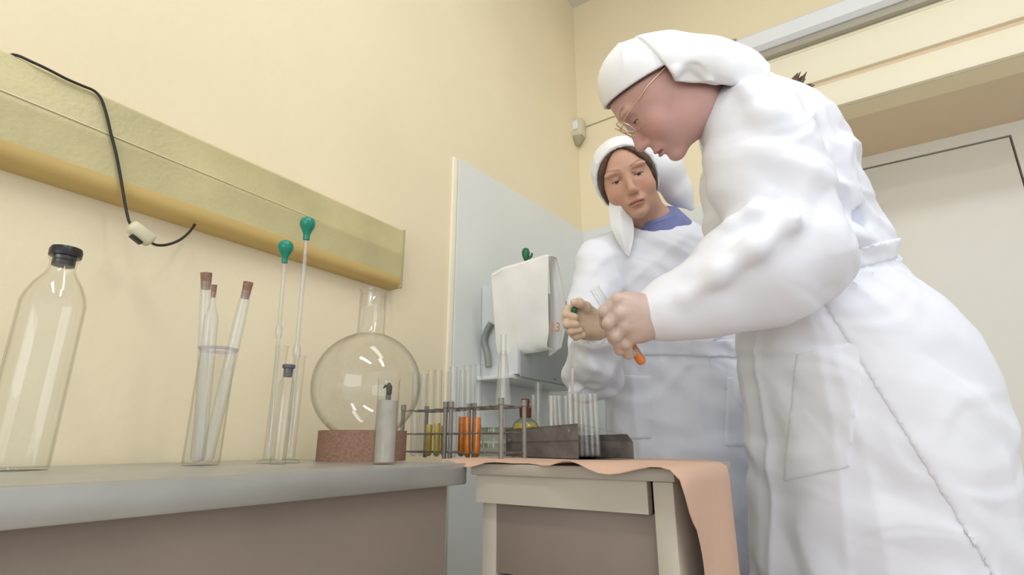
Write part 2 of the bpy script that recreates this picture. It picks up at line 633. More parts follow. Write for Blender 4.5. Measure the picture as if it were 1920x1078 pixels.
# long batten lamp on the back wall
z0, z1 = hit(1398, 101, 'y', YB - 0.07).z, hit(1390, 63, 'y', YB - 0.07).z
x0 = hit(1374, 80, 'y', YB - 0.07).x
t = thing('batten_lamp', 'long white batten lamp with grey end cap high on the back wall', 'lamp', (x0, YB, (z0 + z1) / 2))
hh = (z1 - z0) / 2
bm = bmesh.new()
prof = [(0, -hh - 0.0), (-0.055, -hh), (-0.075, -hh + 0.012), (-0.075, hh - 0.03), (-0.045, hh), (0, hh)]
ra = [bm.verts.new((0.012, y, z)) for y, z in prof]
rb = [bm.verts.new((2.2, y, z)) for y, z in prof]
for i in range(len(prof)):
    j = (i + 1) % len(prof)
    bm.faces.new((ra[i], ra[j], rb[j], rb[i]))
bm.faces.new(ra[::-1]), bm.faces.new(rb)
link('housing', bm_mesh(bm), M['white_metal'], t)
bm = bmesh.new()
prof2 = [(0, -hh - 0.006), (-0.06, -hh - 0.006), (-0.082, -hh + 0.01), (-0.082, hh - 0.028), (-0.048, hh + 0.006), (0, hh + 0.006)]
ra = [bm.verts.new((-0.02, y, z)) for y, z in prof2]
rb = [bm.verts.new((0.011, y, z)) for y, z in prof2]
for i in range(len(prof2)):
    j = (i + 1) % len(prof2)
    bm.faces.new((ra[i], ra[j], rb[j], rb[i]))
bm.faces.new(ra[::-1]), bm.faces.new(rb)
link('end_cap', bm_mesh(bm), M['grey_metal'], t)
link('shadow_band', box((0.03, -0.05, -hh - 0.03), (2.2, 0.0, -hh - 0.001), 0.004), M['lamp_shadow'], t)  # strip standing in for the shadow band under the lamp
link('band_lip', box((0.03, -0.026, -hh - 0.043), (2.2, 0.0, -hh - 0.0305), 0.002), M['cream_board'], t)

# alarm sensor in the corner with its wire
c = hit(1082, 243, 'y', YB - 0.03)
t = thing('alarm_sensor', 'small ivory alarm sensor near the room corner', 'sensor', (c.x, YB, c.z))
link('housing', box((-0.034, -0.05, -0.045), (0.034, -0.004, 0.05), 0.012), M['ivory'], t)
link('lens', box((-0.016, -0.056, -0.012), (0.016, -0.049, 0.034), 0.003), M['white_metal'], t)
link('bracket', lathe([(0, -0.085), (0.008, -0.083), (0.026, -0.058), (0.03, -0.046), (0, -0.046)], 20), M['lampend'], t).location = (0, -0.032, 0)
link('cable', tube([Vector((0.034, -0.004, 0.018)), hit(1145, 220, 'y', YB - 0.004) - Vector((c.x, YB, c.z)), hit(1330, 160, 'y', YB - 0.004) - Vector((c.x, YB, c.z))], 0.0022, 6), M['lampend'], t)

# ------------------------------------------------------------------ yellow wall lamp with its cord
xf = XL + 0.042
ze0, ze1 = hit(752, 540, 'x', xf).z, hit(761, 432, 'x', xf).z
ye = hit(757, 486, 'x', xf).y
t = thing('wall_lamp', 'long yellowed plastic lamp box on the left wall with black cord', 'lamp', (XL, 0, (ze0 + ze1) / 2))
hz = (ze1 - ze0) / 2
ys = -0.75
prof = [(0.0, hz), (0.036, hz), (0.042, hz - 0.006), (0.042, 0.012), (0.0432, 0.008), (0.042, 0.004), (0.042, -hz + 0.026)]
bm = bmesh.new()
cut = [ys + (ye - 0.006 - ys) * i / 12 for i in range(13)]
rr = [[bm.verts.new((x, y, z)) for x, z in prof] for y in cut]
for a_, b_ in zip(rr[:-1], rr[1:]):
    for i in range(len(prof) - 1):
        bm.faces.new((a_[i], a_[i + 1], b_[i + 1], b_[i]))
link('cover', bm_mesh(bm, sm=40), M['lampbody'], t)
lp = [(0.042, -hz + 0.026), (0.0415, -hz + 0.016), (0.038, -hz + 0.007), (0.032, -hz + 0.002), (0.02, -hz), (0.0, -hz)]
bm = bmesh.new()
rr = [[bm.verts.new((x, y, z)) for x, z in lp] for y in cut]
for a_, b_ in zip(rr[:-1], rr[1:]):
    for i in range(len(lp) - 1):
        bm.faces.new((a_[i], a_[i + 1], b_[i + 1], b_[i]))
link('rounded_lower_edge', bm_mesh(bm, sm=60), M['lamplip'], t)
link('film_seam', tube([(0.0428, ys, 0.022), (0.0428, 0.15, 0.016), (0.0428, ye - 0.25, 0.011)], 0.0011, 6), M['seam'], t)
link('end_cap', box((0.0, ye - 0.006, -hz), (0.0436, ye, hz), 0.002), M['lampend'], t)
pp = [hit(x, y, 'x', XL + 0.0445 + o) for x, y, o in ((40, 108, .000), (62, 117, .0), (92, 131, .002), (125, 148, .003), (155, 161, .003), (176, 170, .002), (189, 184, .002), (199, 212, .002), (208, 250, .002), (217, 285, .002), (224, 320, .002), (230, 355, .003), (235, 385, .006), (241, 412, .010), (247, 424, .012))]
pp = [Vector((XL + 0.006, pp[0].y - 0.012, ze1 + 0.0022)), Vector((XL + 0.034, pp[0].y - 0.006, ze1 + 0.0026))] + pp[1:]
org = Vector((XL, 0, (ze0 + ze1) / 2))
bm = bmesh.new()
tube_bm(bm, [p - org for p in spline(pp, 5)], 0.0021, 8)
p2 = [hit(x, y, 'x', XL + o) for x, y, o in ((280, 452, .072), (292, 459, .074), (312, 459, .07), (335, 451, .06), (352, 438, .045), (362, 426, .03), (367, 417, .018))]
tube_bm(bm, [p - org for p in spline(p2, 5)], 0.0021, 8)
link('cord', bm_mesh(bm, sm=50), M['cord'], t)
sa, sb = hit(243, 421, 'x', XL + 0.072), hit(285, 455, 'x', XL + 0.072)
L = (sb - sa).length
sw = bmesh.new()
box_bm(sw, (-0.0105, -0.009, 0), (0.0105, 0.009, L), 0.006)
o = link('cord_switch', bm_mesh(sw, sm=50), M['ivory'], t)
ax = (sb - sa).normalized()
side = Vector((1, 0, 0)) - ax * ax.x
side.normalize()
yy = ax.cross(side)
o.matrix_local = Matrix.Translation(sa - org) @ Matrix(((yy.x, side.x, ax.x, 0), (yy.y, side.y, ax.y, 0), (yy.z, side.z, ax.z, 0), (0, 0, 0, 1)))
k = link('rocker', box((0.0095, -0.004, L * 0.28), (0.0145, 0.005, L * 0.75), 0.001), M['black'], o)

# ================================================================== tables
T = 0.75
t = thing('side_bench', 'steel topped bench along the left wall under the lamp', 'bench', (-0.72, -0.2, 0))
link('worktop', box((-0.21, -1.0, T - 0.03), (0.20, 0.872, T), 0.003), M['steel'], t)
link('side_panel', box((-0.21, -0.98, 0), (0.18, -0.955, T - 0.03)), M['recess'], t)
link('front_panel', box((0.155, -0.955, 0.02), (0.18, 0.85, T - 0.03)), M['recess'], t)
TX, TY0, TY1 = -0.212, 0.678, 0.985
t = thing('lab_table', 'beige laminate table under the pink paper', 'table', (-0.37, 0.85, 0))
o = Vector((-0.37, 0.85, 0))


def tb(name, lo, hi, m, bev=0.0):
    return link(name, box(Vector(lo) - o, Vector(hi) - o, bev), m, t)


tb('tabletop', (-0.515, TY0 - 0.005, T - 0.016), (TX + 0.004, TY1, T), M['lip'], 0.002)
tb('apron', (-0.51, TY0 + 0.004, T - 0.055), (TX - 0.034, TY0 + 0.02, T - 0.016), M['apron'])
tb('side_panel', (TX - 0.026, TY0 + 0.001, 0), (TX, TY1 - 0.01, T - 0.016), M['apron'], 0.002)
tb('side_panel', (-0.51, TY0 + 0.02, 0), (-0.485, TY1 - 0.01, T - 0.016), M['apron'], 0.002)
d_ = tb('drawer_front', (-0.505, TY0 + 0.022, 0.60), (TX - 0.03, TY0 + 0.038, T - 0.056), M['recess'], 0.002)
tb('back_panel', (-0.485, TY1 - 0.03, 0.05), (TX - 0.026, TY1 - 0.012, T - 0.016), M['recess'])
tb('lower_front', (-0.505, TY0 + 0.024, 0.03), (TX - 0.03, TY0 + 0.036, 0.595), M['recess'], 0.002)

# pink paper: lies on the table, overhangs the front in waves and hangs over the right end
rows = []
NU, NV = 60, 26
edge = TX + 0.012
for j in range(NV):
    v = j / (NV - 1)
    row = []
    for i in range(NU):
        s = -0.585 + i / (NU - 1) * 0.78            # distance along the sheet
        g = min(max((s + 0.42) / 0.2, 0), 1)         # hangs out further toward the right end
        front = TY0 - 0.010 - 0.008 * math.sin(s * 37 + 1) - 0.030 * g
        back = TY1 - 0.012 - 0.10 * max(0, s - edge + 0.06) / 0.06 * (1 if s < edge else 0) - (0.10 if s >= edge else 0)
        y = back + (front - back) * v
        z = T + 0.0022 + 0.0030 * max(0, math.sin(s * 21 + v * 2)) * min(1, max(0, v - 0.3) * 4)
        out = max(0.0, TY0 - 0.004 - y)
        z += out * (-0.22 + 0.40 * math.sin(s * 52 + 0.4)) * (1 - 0.5 * g) - 2.0 * g * out * out
        q = s - edge
        if q <= 0:
            x = s
        else:
            r = 0.012
            a = min(q / r, math.pi / 2)
            x = edge + r * math.sin(a) + 0.004 * math.sin(v * 7) * min(1, q * 9)
            z -= r * (1 - math.cos(a)) + max(0, q - r * math.pi / 2)
            if q > 0.012:
                y += min(1, (q - 0.012) / 0.05) * max(0, v - 0.7) * 0.14
        row.append((x, y, z))
    rows.append(row)
tag(link('wrapping_paper', grid_mesh(rows, 0.0009), M['paper']), 'pink wrapping paper spread on the table and hanging over its right end', 'paper')

# ------------------------------------------------------------------ glassware
GLS = M['glass']


def test_tube_mesh(r, h, t=0.001, lip=True):
    n = 6
    out = [(r * math.sin(math.pi / 2 * i / n), r - r * math.cos(math.pi / 2 * i / n)) for i in range(n + 1)]
    out += [(r, h - 0.003)]
    out += [(r * 1.13, h - 0.0012), (r * 1.13, h)] if lip else [(r, h)]
    ri = r - t
    inn = [(ri, h), (ri, r)] + [(ri * math.cos(math.pi / 2 * i / n), r - ri * math.sin(math.pi / 2 * i / n)) for i in range(1, n + 1)]
    return lathe(out + inn, 18, 50)


def liquid_mesh(r, h):
    n = 5
    return lathe([(r * math.sin(math.pi / 2 * i / n), r - r * math.cos(math.pi / 2 * i / n)) for i in range(n + 1)] + [(r, h), (0, h)], 18, 50)


def table_point(px, py, d, z=T):
    p = P(px, py, d)
    return Vector((p.x, p.y, z)), p.z - z


# --- clear bottle with black stopper (left)
b, h = table_point(126, 466, 0.665)
t = thing('stoppered_bottle', 'clear glass bottle with flanged black rubber stopper, far left on the bench', 'bottle', b)
hn = h - 0.012
pr = [(0.0, 0), (0.030, 0), (0.032, 0.004), (0.032, hn - 0.06), (0.030, hn - 0.05), (0.0245, hn - 0.036), (0.016, hn - 0.022), (0.0135, hn - 0.016), (0.0135, hn - 0.006), (0.0155, hn - 0.004), (0.0155, hn)]
link('glass_body', lathe(wallglass(pr, 0.0016), 32), GLS, t)
link('stopper', lathe([(0, hn - 0.012), (0.0115, hn - 0.011), (0.0118, hn + 0.0005), (0.0165, hn + 0.0008), (0.0168, hn + 0.008), (0.0155, h), (0, h)], 28), M['black'], t)

# --- beaker holding three corked tubes
b, h = table_point(410, 655, 0.775)
t = thing('beaker', 'short glass beaker with a frosted rim holding three corked tubes', 'beaker', b)
pr = [(0, 0), (0.022, 0), (0.0235, 0.003), (0.0235, h - 0.004), (0.0255, h)]
link('glass_body', lathe(wallglass(pr, 0.0012), 28), GLS, t)
link('rim', lathe([(0.0222, h - 0.003), (0.0240, h - 0.0032), (0.0262, h + 0.0012), (0.0245, h + 0.0016)], 28, close=True), M['frost'], t)


def standing(base, top):
    return thing, base, aim(base, top), (Vector(top) - Vector(base)).length


def corked(label, bpx, tpx, d, r, rn, hc):
    b = b_in + Vector(bpx)
    tp = P(tpx[0], tpx[1], d)
    q = aim(b, tp)
    Lh = (tp - b).length
    t = thing('corked_tube', label, 'test tube', b, q, 'corked tubes in the beaker')
    hb = Lh - hc * 0.55
    if rn < r:
        pr = [(0, 0), (r * .7, 0.001), (r, 0.006), (r, hb - 0.045), (r * 0.93, hb - 0.035), (rn * 1.15, hb - 0.018), (rn, hb - 0.008), (rn * 1.08, hb)]
    else:
        pr = [(0, 0), (r * .7, 0.001), (r, 0.006), (r, hb)]
    link('glass_body', lathe(wallglass(pr, 0.0009), 20), M['milky'], t)
    link('cork', lathe([(0, hb - hc * .45), (rn * 0.85, hb - hc * .45), (rn * 1.08, Lh), (0, Lh)], 18), M['cork'], t)


b_in = b
corked('straight tube with a wide brown cork, leftmost in the beaker', (-0.013, 0.004, 0.004), (387, 512), 0.785, 0.0072, 0.0072, 0.024)
corked('narrow-necked tube with a tiny cork, middle in the beaker', (0.000, -0.005, 0.004), (402, 534), 0.76, 0.0095, 0.0034, 0.018)
corked('tilted narrow-necked tube with a cork, leaning right in the beaker', (0.006, 0.004, 0.004), (466, 529), 0.79, 0.0082, 0.0064, 0.025)

# --- graduated cylinders with green-bulbed pipettes


def cylinder(label, px, py, d, r):
    b, h = table_point(px, py, d)
    t = thing('measuring_cylinder', label, 'cylinder', b)
    pr = [(0, 0.006), (r, 0.006), (r, h - 0.003), (r * 1.12, h)]
    link('glass_body', lathe(wallglass(pr, 0.0012), 24), GLS, t)
    link('foot', lathe([(0, 0), (r * 1.9, 0), (r * 1.9, 0.003), (r * 1.1, 0.006), (0, 0.006)], 24), GLS, t)
    return b, h


def bulb_pipette(label, base, top, rt, rb, hb, mats, bulge, group):
    q = aim(base, top)
    Lh = (Vector(top) - Vector(base)).length
    t = thing('pipette', label, 'pipette', base, q, group)
    n = Lh - hb + 0.004
    pr = [(0.0008, 0), (rt * 0.6, 0.02), (rt, 0.04)]
    if bulge:
        pr += [(rt, bulge - 0.012), (rt * 1.7, bulge - 0.006), (rt * 1.7, bulge + 0.006), (rt, bulge + 0.012)]
    pr += [(rt, n)]
    pr = sorted(pr, key=lambda a: a[1])
    link('glass_stem', lathe(wallglass(pr, 0.0008, 0.0005), 14), M['tube'], t)
    bp = [(rt * 1.25, -0.0), (rt * 1.55, 0.0), (rt * 1.5, 0.12), (rt * 1.6, 0.25), (rb * 0.72, 0.43), (rb * 0.95, 0.58), (rb, 0.70), (rb * 0.93, 0.83), (rb * 0.66, 0.94), (rb * 0.3, 0.99), (0, 1.0)]
    link('rubber_bulb', lathe([(r, Lh - hb + z * hb) for r, z in bp], 24, 80), mats, t)


b1, h1 = cylinder('narrow glass cylinder with the shorter pipette, left of its pair', 530, 649, 0.85, 0.0088)
b2, h2 = cylinder('narrow glass cylinder with the taller pipette, right of its pair', 563, 667, 0.855, 0.0086)
bulb_pipette('shorter glass pipette with a round green rubber bulb', b1 + Vector((-0.002, 0, 0.012)), P(537, 450, 0.855), 0.0031, 0.0118, 0.0375, M['green'], 0.185, 'green-bulbed pipettes')
bulb_pipette('taller glass pipette with a round green rubber bulb', b2 + Vector((-0.003, 0, 0.012)), P(578, 406, 0.865), 0.0035, 0.0122, 0.0385, M['green'], 0.155, 'green-bulbed pipettes')

b, h = table_point(542, 684, 0.80)
t = thing('stoppered_vial', 'small glass vial with a grey rubber stopper between the cylinders', 'vial', b)
hn = h - 0.006
link('glass_body', lathe(wallglass([(0, 0), (0.0105, 0), (0.011, 0.002), (0.011, hn - 0.022), (0.0072, hn - 0.01), (0.0072, hn)], 0.001), 22), GLS, t)
link('stopper', lathe([(0, hn - 0.012), (0.006, hn - 0.012), (0.0066, hn + 0.0005), (0.0090, hn + 0.001), (0.0092, h), (0, h)], 22), M['greyrubber'], t)

# --- big round flask on a ring
fc = P(688, 723, 0.955)
R_ = 0.0955
t = thing('round_flask', 'large clear round-bottomed flask with a straight neck under the wall lamp', 'flask', (fc.x, fc.y, fc.z - R_))
ntop = P(706, 529, 0.955).z - (fc.z - R_)
pr = []
for i in range(25):
    a = math.pi * i / 24 * 0.918
    pr.append((max(R_ * math.sin(a), 0), R_ - R_ * math.cos(a)))
rn = 0.0245
pr = [p for p in pr if not (p[1] > R_ and p[0] < rn + 0.001)]
pr += [(rn + 0.003, R_ + math.sqrt(R_ ** 2 - (rn + .003) ** 2)), (rn, R_ + math.sqrt(R_ ** 2 - rn ** 2) + 0.004), (rn, ntop - 0.035), (rn, ntop - 0.006), (rn + 0.0022, ntop - 0.002), (rn + 0.0014, ntop)]
fq = aim((0, 0, 0), (0.03, -0.02, 1))
link('glass_body', lathe(wallglass(pr, 0.0017, 0.0017), 56, 60), GLS, t)
link('ground_joint', lathe([(rn - 0.002, ntop - 0.037), (rn - 0.0035, ntop - 0.034), (rn - 0.0035, ntop - 0.006), (rn - 0.002, ntop - 0.004)], 40, 60), GLS, t)
rz = fc.z - R_ - T
t2 = thing('cork_ring', 'cork ring carrying the large round flask', 'ring', (fc.x, fc.y, T))
rr_ = 0.055
zt = rz + R_ - math.sqrt(R_ ** 2 - rr_ ** 2)
link('ring_body', lathe([(rr_ - 0.0, 0), (rr_ + 0.02, 0), (rr_ + 0.02, zt), (rr_ + 0.004, zt + 0.0), (rr_, zt - 0.0015)], 36, close=True), M['cork'], t2)

# --- glass jar with grey filling and a black clip in front of the flask
b, h = table_point(730, 712, 0.80)
t = thing('small_jar', 'slim glass jar with grey filling and black-tipped dropper in front of the flask', 'jar', b)
link('glass_body', lathe(wallglass([(0, 0), (0.0155, 0), (0.0162, 0.002), (0.0162, h - 0.002), (0.0172, h)], 0.001), 26), GLS, t)
hg = P(730, 752, 0.80).z - T
link('grey_filling', lathe([(0, 0.003), (0.0145, 0.003), (0.0145, hg), (0, hg)], 24), M['greyfill'], t)
link('dropper_neck', lathe([(0, hg), (0.004, hg), (0.004, hg + 0.008), (0, hg + 0.008)], 14), M['greyrubber'], t)
bm = bmesh.new()
tube_bm(bm, [(0, 0, hg + 0.006), (0.001, 0, hg + 0.012), (0.001, 0, hg + 0.02), (0.0, 0, hg + 0.026)], [0.003, 0.0042, 0.0045, 0.002], 10)
tube_bm(bm, [(0.0, 0, hg + 0.021), (-0.0045, -0.003, hg + 0.0215), (-0.007, -0.004, hg + 0.018)], [0.0028, 0.002, 0.001], 8)
link('dropper_tip', bm_mesh(bm, sm=60), M['black'], t)

# --- two wire racks side by side
zt = P(940, 746, 0.93).z - T                 # top of the posts


def ray_at_z(px, py, z):
    return hit(px, py, 'z', z)


pA, pC, pD = ray_at_z(757, 759, T + zt), ray_at_z(849, 753, T + zt), ray_at_z(940, 746, T + zt)
pE = P(983, 756, 0.985)
ux = Vector((pD.x - pA.x, pD.y - pA.y, 0))
LL = ux.length
ux.normalize()
wx = Vector((-ux.y, ux.x, 0))
if wx.y < 0:
    wx = -wx
DW = 0.062


def rack(label, p0, p1, lean=None):
    bq = Vector((p0.x, p0.y, T))
    ln = (Vector((p1.x, p1.y, 0)) - Vector((p0.x, p0.y, 0))).length
    rot = Matrix(((ux.x, wx.x, 0), (ux.y, wx.y, 0), (0, 0, 1))).to_quaternion()
    t = thing('wire_tube_rack', label, 'rack', bq, rot, 'wire test tube racks')
    pm = lathe([(0, 0), (0.0042, 0), (0.0042, zt - 0.012), (0.0054, zt - 0.011), (0.0054, zt), (0, zt)], 12)
    for x, y in ((0, 0), (ln, 0), (0, DW), (ln, DW)):
        link('post', pm, M['post'], t).location = (x, y, 0)
    for zz in (0.012, 0.046, zt - 0.013):
        for y in (-0.004, 0.004, DW / 2 - 0.002, DW / 2 + 0.002, DW - 0.004, DW + 0.004):
            link('wire', tube([(0, y, zz), (ln * .5, y, zz - 0.0006), (ln, y, zz)], 0.0009, 6), M['wire'], t)
        for i in range(6):
            x = ln * i / 5
            link('wire', tube([(x, -0.004, zz + 0.001), (x, DW + 0.004, zz + 0.001)], 0.0009, 6), M['wire'], t)
    return t


m1 = pA.lerp(pD, 0.475)
m2 = pA.lerp(pD, 0.53)
rack('grey wire tube rack nearer the big flask', pA, m1)
r2 = rack('grey wire tube rack beside the metal box rack', m2, pD)
link('brace', tube([(0.045, 0.03, 0.07), (0.085, 0.005, 0.012)], 0.0016, 6), M['wire'], r2)

# tubes standing in the racks
tt = test_tube_mesh(0.0075, 0.168)
tt2 = test_tube_mesh(0.0075, 0.168)
words = ['first', 'second', 'third', 'fourth', 'fifth', 'sixth', 'seventh', 'eighth', 'ninth', 'tenth', 'eleventh']
spx = [(781, 0), (795, 1), (808, 0), (823, 0), (836, 1), (853, 0), (867, 1), (879, 0), (895, 0)]
oq = {6: ('amberliq', 0.076), 7: ('amberliq', 0.074), 8: ('amberliq', 0.072)}
yq = {2: ('yellowliq', 0.062), 3: ('yellowliq', 0.064), 4: ('yellowliq', 0.06)}
for i, (px, back) in enumerate(spx):
    base = Vector((pA.x, pA.y, 0)) + wx * (DW * (0.75 if back else 0.25))
    dv = RV * (px - 960.0) / FPX + UV * (539.0 - 730) / FPX + FV
    det = ux.x * (-dv[1]) - ux.y * (-dv[0])
    f = (-base.x * -dv[1] + base.y * -dv[0]) / det
    bq = base + ux * f
    bq.z = T + 0.003
    liq = oq.get(i) or yq.get(i)
    what = 'half-full of amber liquid' if i in oq else 'with pale yellow liquid' if i in yq else 'empty and clear'
    tl = aim((0, 0, 0), (rnd.uniform(-.02, .02), rnd.uniform(-.02, .02), 1))
    t = thing('test_tube', 'tall test tube %s, %s from the left in the wire racks' % (what, words[i]), 'test tube', bq, tl, 'tall test tubes in the wire racks')
    link('glass_body', tt2 if liq else tt, GLS if liq else M['tube'], t)
    if liq:
        link('liquid', liquid_mesh(0.0063, liq[1] - 0.002), M[liq[0]], t).location.z = 0.0013

# lone pipe-like tube with flared holder behind post D
b, h = table_point(944, 628, 1.06)
t = thing('tall_tube', 'very tall narrow glass tube with a flared sleeve beside the draped cloth', 'tube', b)
link('glass_body', lathe(wallglass([(0, 0), (0.0055, 0.004), (0.0062, 0.012), (0.0062, h)], 0.0009), 18), GLS, t)
hs = P(944, 668, 1.06).z - T
link('sleeve', lathe([(0.0068, hs), (0.0078, hs), (0.0165, hs - 0.095), (0.0155, hs - 0.095)], 20, close=True), M['milky'], t)
link('tip_ring', lathe([(0.0052, hs + 0.002), (0.0070, hs + 0.002), (0.0070, hs + 0.008), (0.0052, hs + 0.008)], 16, close=True), M['milky'], t)

# --- stack of greenish glass dishes behind the racks
b, h = table_point(928, 775, 1.13)
hd = 0.028
for i, nm in enumerate(('lower of the two greenish glass dishes behind the wire rack', 'upper of the two greenish glass dishes behind the wire rack')):
    t = thing('glass_dish', nm, 'dish', (b.x, b.y, T + i * (hd + 0.002)), None, 'greenish glass dishes')
    r = 0.044
    link('glass_body', lathe(wallglass([(0, 0), (r - 0.002, 0), (r, 0.003), (r, hd - 0.003), (r + 0.002, hd)], 0.002), 36), M['glassg'], t)
    link('lid', lathe([(0, hd), (r + 0.003, hd), (r + 0.003, hd - 0.008), (r + 0.0045, hd - 0.008), (r + 0.0045, hd + 0.0018), (0, hd + 0.0018)], 36), M['glassg'], t)

# --- bottle of yellow liquid with amber ground stopper
b, h = table_point(985, 748, 1.10)
t = thing('reagent_bottle', 'squat bottle of yellow liquid with a brown glass stopper behind the rack', 'bottle', b)
zs = P(985, 790, 1.10).z - T
zn = P(985, 764, 1.10).z - T
link('glass_body', lathe(wallglass([(0, 0), (0.026, 0), (0.028, 0.003), (0.028, zs - 0.014), (0.024, zs - 0.004), (0.0165, zs + 0.002), (0.0105, zs + 0.006), (0.0105, zn - 0.003), (0.0135, zn - 0.001), (0.0135, zn + 0.002), (0.0105, zn + 0.003)], 0.0014), 30), M['glassg'], t)
link('liquid', lathe([(0, 0.003), (0.0262, 0.003), (0.0262, zs - 0.013), (0.021, zs - 0.004), (0, zs - 0.004)], 28), M['yellowliq'], t)
link('neck_sleeve', lathe([(0.0109, zs + 0.007), (0.0116, zs + 0.007), (0.0125, zn - 0.002), (0.0115, zn - 0.002)], 24, close=True), M['amber'], t)
link('stopper', lathe([(0, zn - 0.02), (0.0075, zn - 0.02), (0.0085, zn + 0.003), (0.0078, zn + 0.006), (0.0095, h - 0.006), (0.0085, h), (0, h)], 22), M['amber'], t)

# --- aluminium box rack with its tubes
bM = hit(1082, 861, 'z', T + 0.003)
vM = np.array([bM.x, bM.y])


def lf(lat, fwd):
    return np.array([lat * cs - fwd * sn, lat * sn + fwd * cs])


pM, pL, pR = lf(0.113, 0.945), lf(-0.012, 1.115), lf(0.206, 0.945)
pBk = pL + (pR - pM)
hM, hR, hL = 0.0575, 0.0365, 0.0515
t = thing('metal_box_rack', 'dull aluminium box rack full of tubes on the pink paper', 'rack', (pM[0], pM[1], T + 0.0035))


def q3(p, z):
    return Vector((p[0] - pM[0], p[1] - pM[1], z))


def slab(corners, th, m, name, parent=None):
    """thin plate through four corners"""
    bm = bmesh.new()
    f = bm.faces.new([bm.verts.new(c) for c in corners])
    bmesh.ops.solidify(bm, geom=[f], thickness=th)
    bmesh.ops.bevel(bm, geom=bm.edges[:], offset=th * 0.3, segments=1, affect='EDGES')
    return link(name, bm_mesh(bm), m, parent or t)


slab([q3(pM, 0), q3(pL, 0), q3(pL, hL), q3(pM, hM)], 0.0016, M['metal'], 'solid_side')
hBk = hR + hL - hM + 0.006
slab([q3(pL, 0), q3(pBk, 0), q3(pBk, hBk), q3(pL, hL)], 0.0016, M['metal'], 'end_wall')
mid = (pR + pBk) / 2
slab([q3(pR, 0), q3(pBk, 0), q3(pBk, hBk), q3(pR, hR - 0.008)], 0.0016, M['metal'], 'end_wall')
slab([q3(pM, 0.0008), q3(pR, 0.0008), q3(pBk, 0.0008), q3(pL, 0.0008)], 0.0012, M['metal'], 'bottom_plate')
e = pM + (pR - pM) * 0.90
e2 = pL + (pBk - pL) * 0.90
he, he2 = hM + (hR - hM) * 0.82, hL + (hBk - hL) * .82
slab([q3(e, he), q3(pR, hR - 0.009), q3(pBk, hBk - 0.004), q3(e2, he2)], 0.0016, M['metal'], 'bent_corner')
# top plate as bars between the tube holes
NTU, NTV = 9, 4


def inbox(u, v, zf):
    p = pM + (pR - pM) * u + (pL - pM) * v
    hz_ = (hM * (1 - u) + hR * u) * (1 - v) + (hL * (1 - u) + hBk * u) * v
    return q3(p, hz_ * zf)


def bar(a_, b_, wd, th, name, m=None):
    a_, b_ = Vector(a_), Vector(b_)
    dq = (b_ - a_).normalized()
    n = Vector((0, 0, 1))
    s_ = dq.cross(n).normalized() * wd / 2
    slab([a_ - s_, b_ - s_, b_ + s_, a_ + s_], th, m or M['metal'], name)


for zf in (1.0, 0.52):
    for k in range(NTV + 1):
        v = k / NTV
        bar(inbox(0, v, zf), inbox(0.9, v, zf), 0.006 if k in (0, NTV) else 0.005, 0.001, 'shelf_bar')
    for k in range(NTU + 1):
        u = 0.9 * k / NTU
        bar(inbox(u, 0, zf), inbox(u, 1, zf), 0.0035, 0.001, 'shelf_bar')
st = lathe([(0, 0), (0.0024, 0), (0.0026, 0.0012), (0, 0.0016)], 12)
for p_, z_ in ((0.10, .82), (0.93, .6)):
    o_ = link('rivet', st, M['metal'], t)
    pv = pM + (pL - pM) * p_
    nrm = np.array([-(pL - pM)[1], (pL - pM)[0]])
    nrm = nrm / np.linalg.norm(nrm)
    if nrm @ pM > 0:
        nrm = -nrm
    o_.location = q3(pv, (hM * (1 - p_) + hL * p_) * z_)
    o_.rotation_mode = 'QUATERNION'
    o_.rotation_quaternion = Vector((nrm[0], nrm[1], 0)).to_track_quat('Z', 'Y')
    o_.location += Vector((nrm[0], nrm[1], 0)) * 0.001
ts = test_tube_mesh(0.0053, 0.108, 0.0008)
org_ = Vector((pM[0], pM[1], T + 0.0035))
n_ = 0
rown = ['front', 'second', 'third', 'back']
for v_ in range(2):
    for u_ in range(6 if v_ < 1 else 5):
        u = 0.9 * (u_ + 0.95) / NTU
        v = (v_ + 0.6) / NTV
        q = inbox(u, v, 0)
        q.z = 0.0022
        t3 = thing('small_test_tube', 'small empty test tube in the metal box, %s row, %s from the box corner' % (rown[v_], words[u_]), 'test tube', org_ + q, aim((0, 0, 0), (rnd.uniform(-.03, .03), rnd.uniform(-.03, .03), 1)), 'small tubes in the metal box rack')
        link('glass_body', ts, M['tube'], t3)
t3 = thing('small_test_tube', 'small empty test tube standing alone at the bent end of the metal box', 'test tube', org_ + inbox(0.76, 0.6, 0) + Vector((0, 0, 0.0022)), aim((0, 0, 0), (0.02, 0, 1)), 'small tubes in the metal box rack')
link('glass_body', test_tube_mesh(0.0045, 0.075, 0.0008), GLS, t3)

# slender glass rod tubes standing behind the box
for i, (px, py, d, lab) in enumerate(((1016, 742, 1.16, 'thin pale glass tube behind the metal box, by the yellow bottle'), (1031, 722, 1.18, 'wider pale glass tube behind the metal box'), (1052, 745, 1.15, 'short pale glass tube behind the metal box'))):
    b, h = table_point(px, py, d)
    b.y = min(b.y, 0.99)
    t3 = thing('glass_rod', lab, 'glass tube', b, aim((0, 0, 0), (0.03 * (i - 1), 0.02, 1)), 'pale tubes behind the metal box')
    link('glass_body', lathe(wallglass([(0, 0), ((0.004, 0.009, 0.006)[i], 0.002), ((0.004, 0.009, 0.006)[i], h)], 0.0008), 14), M['milky'] if i != 1 else GLS, t3)

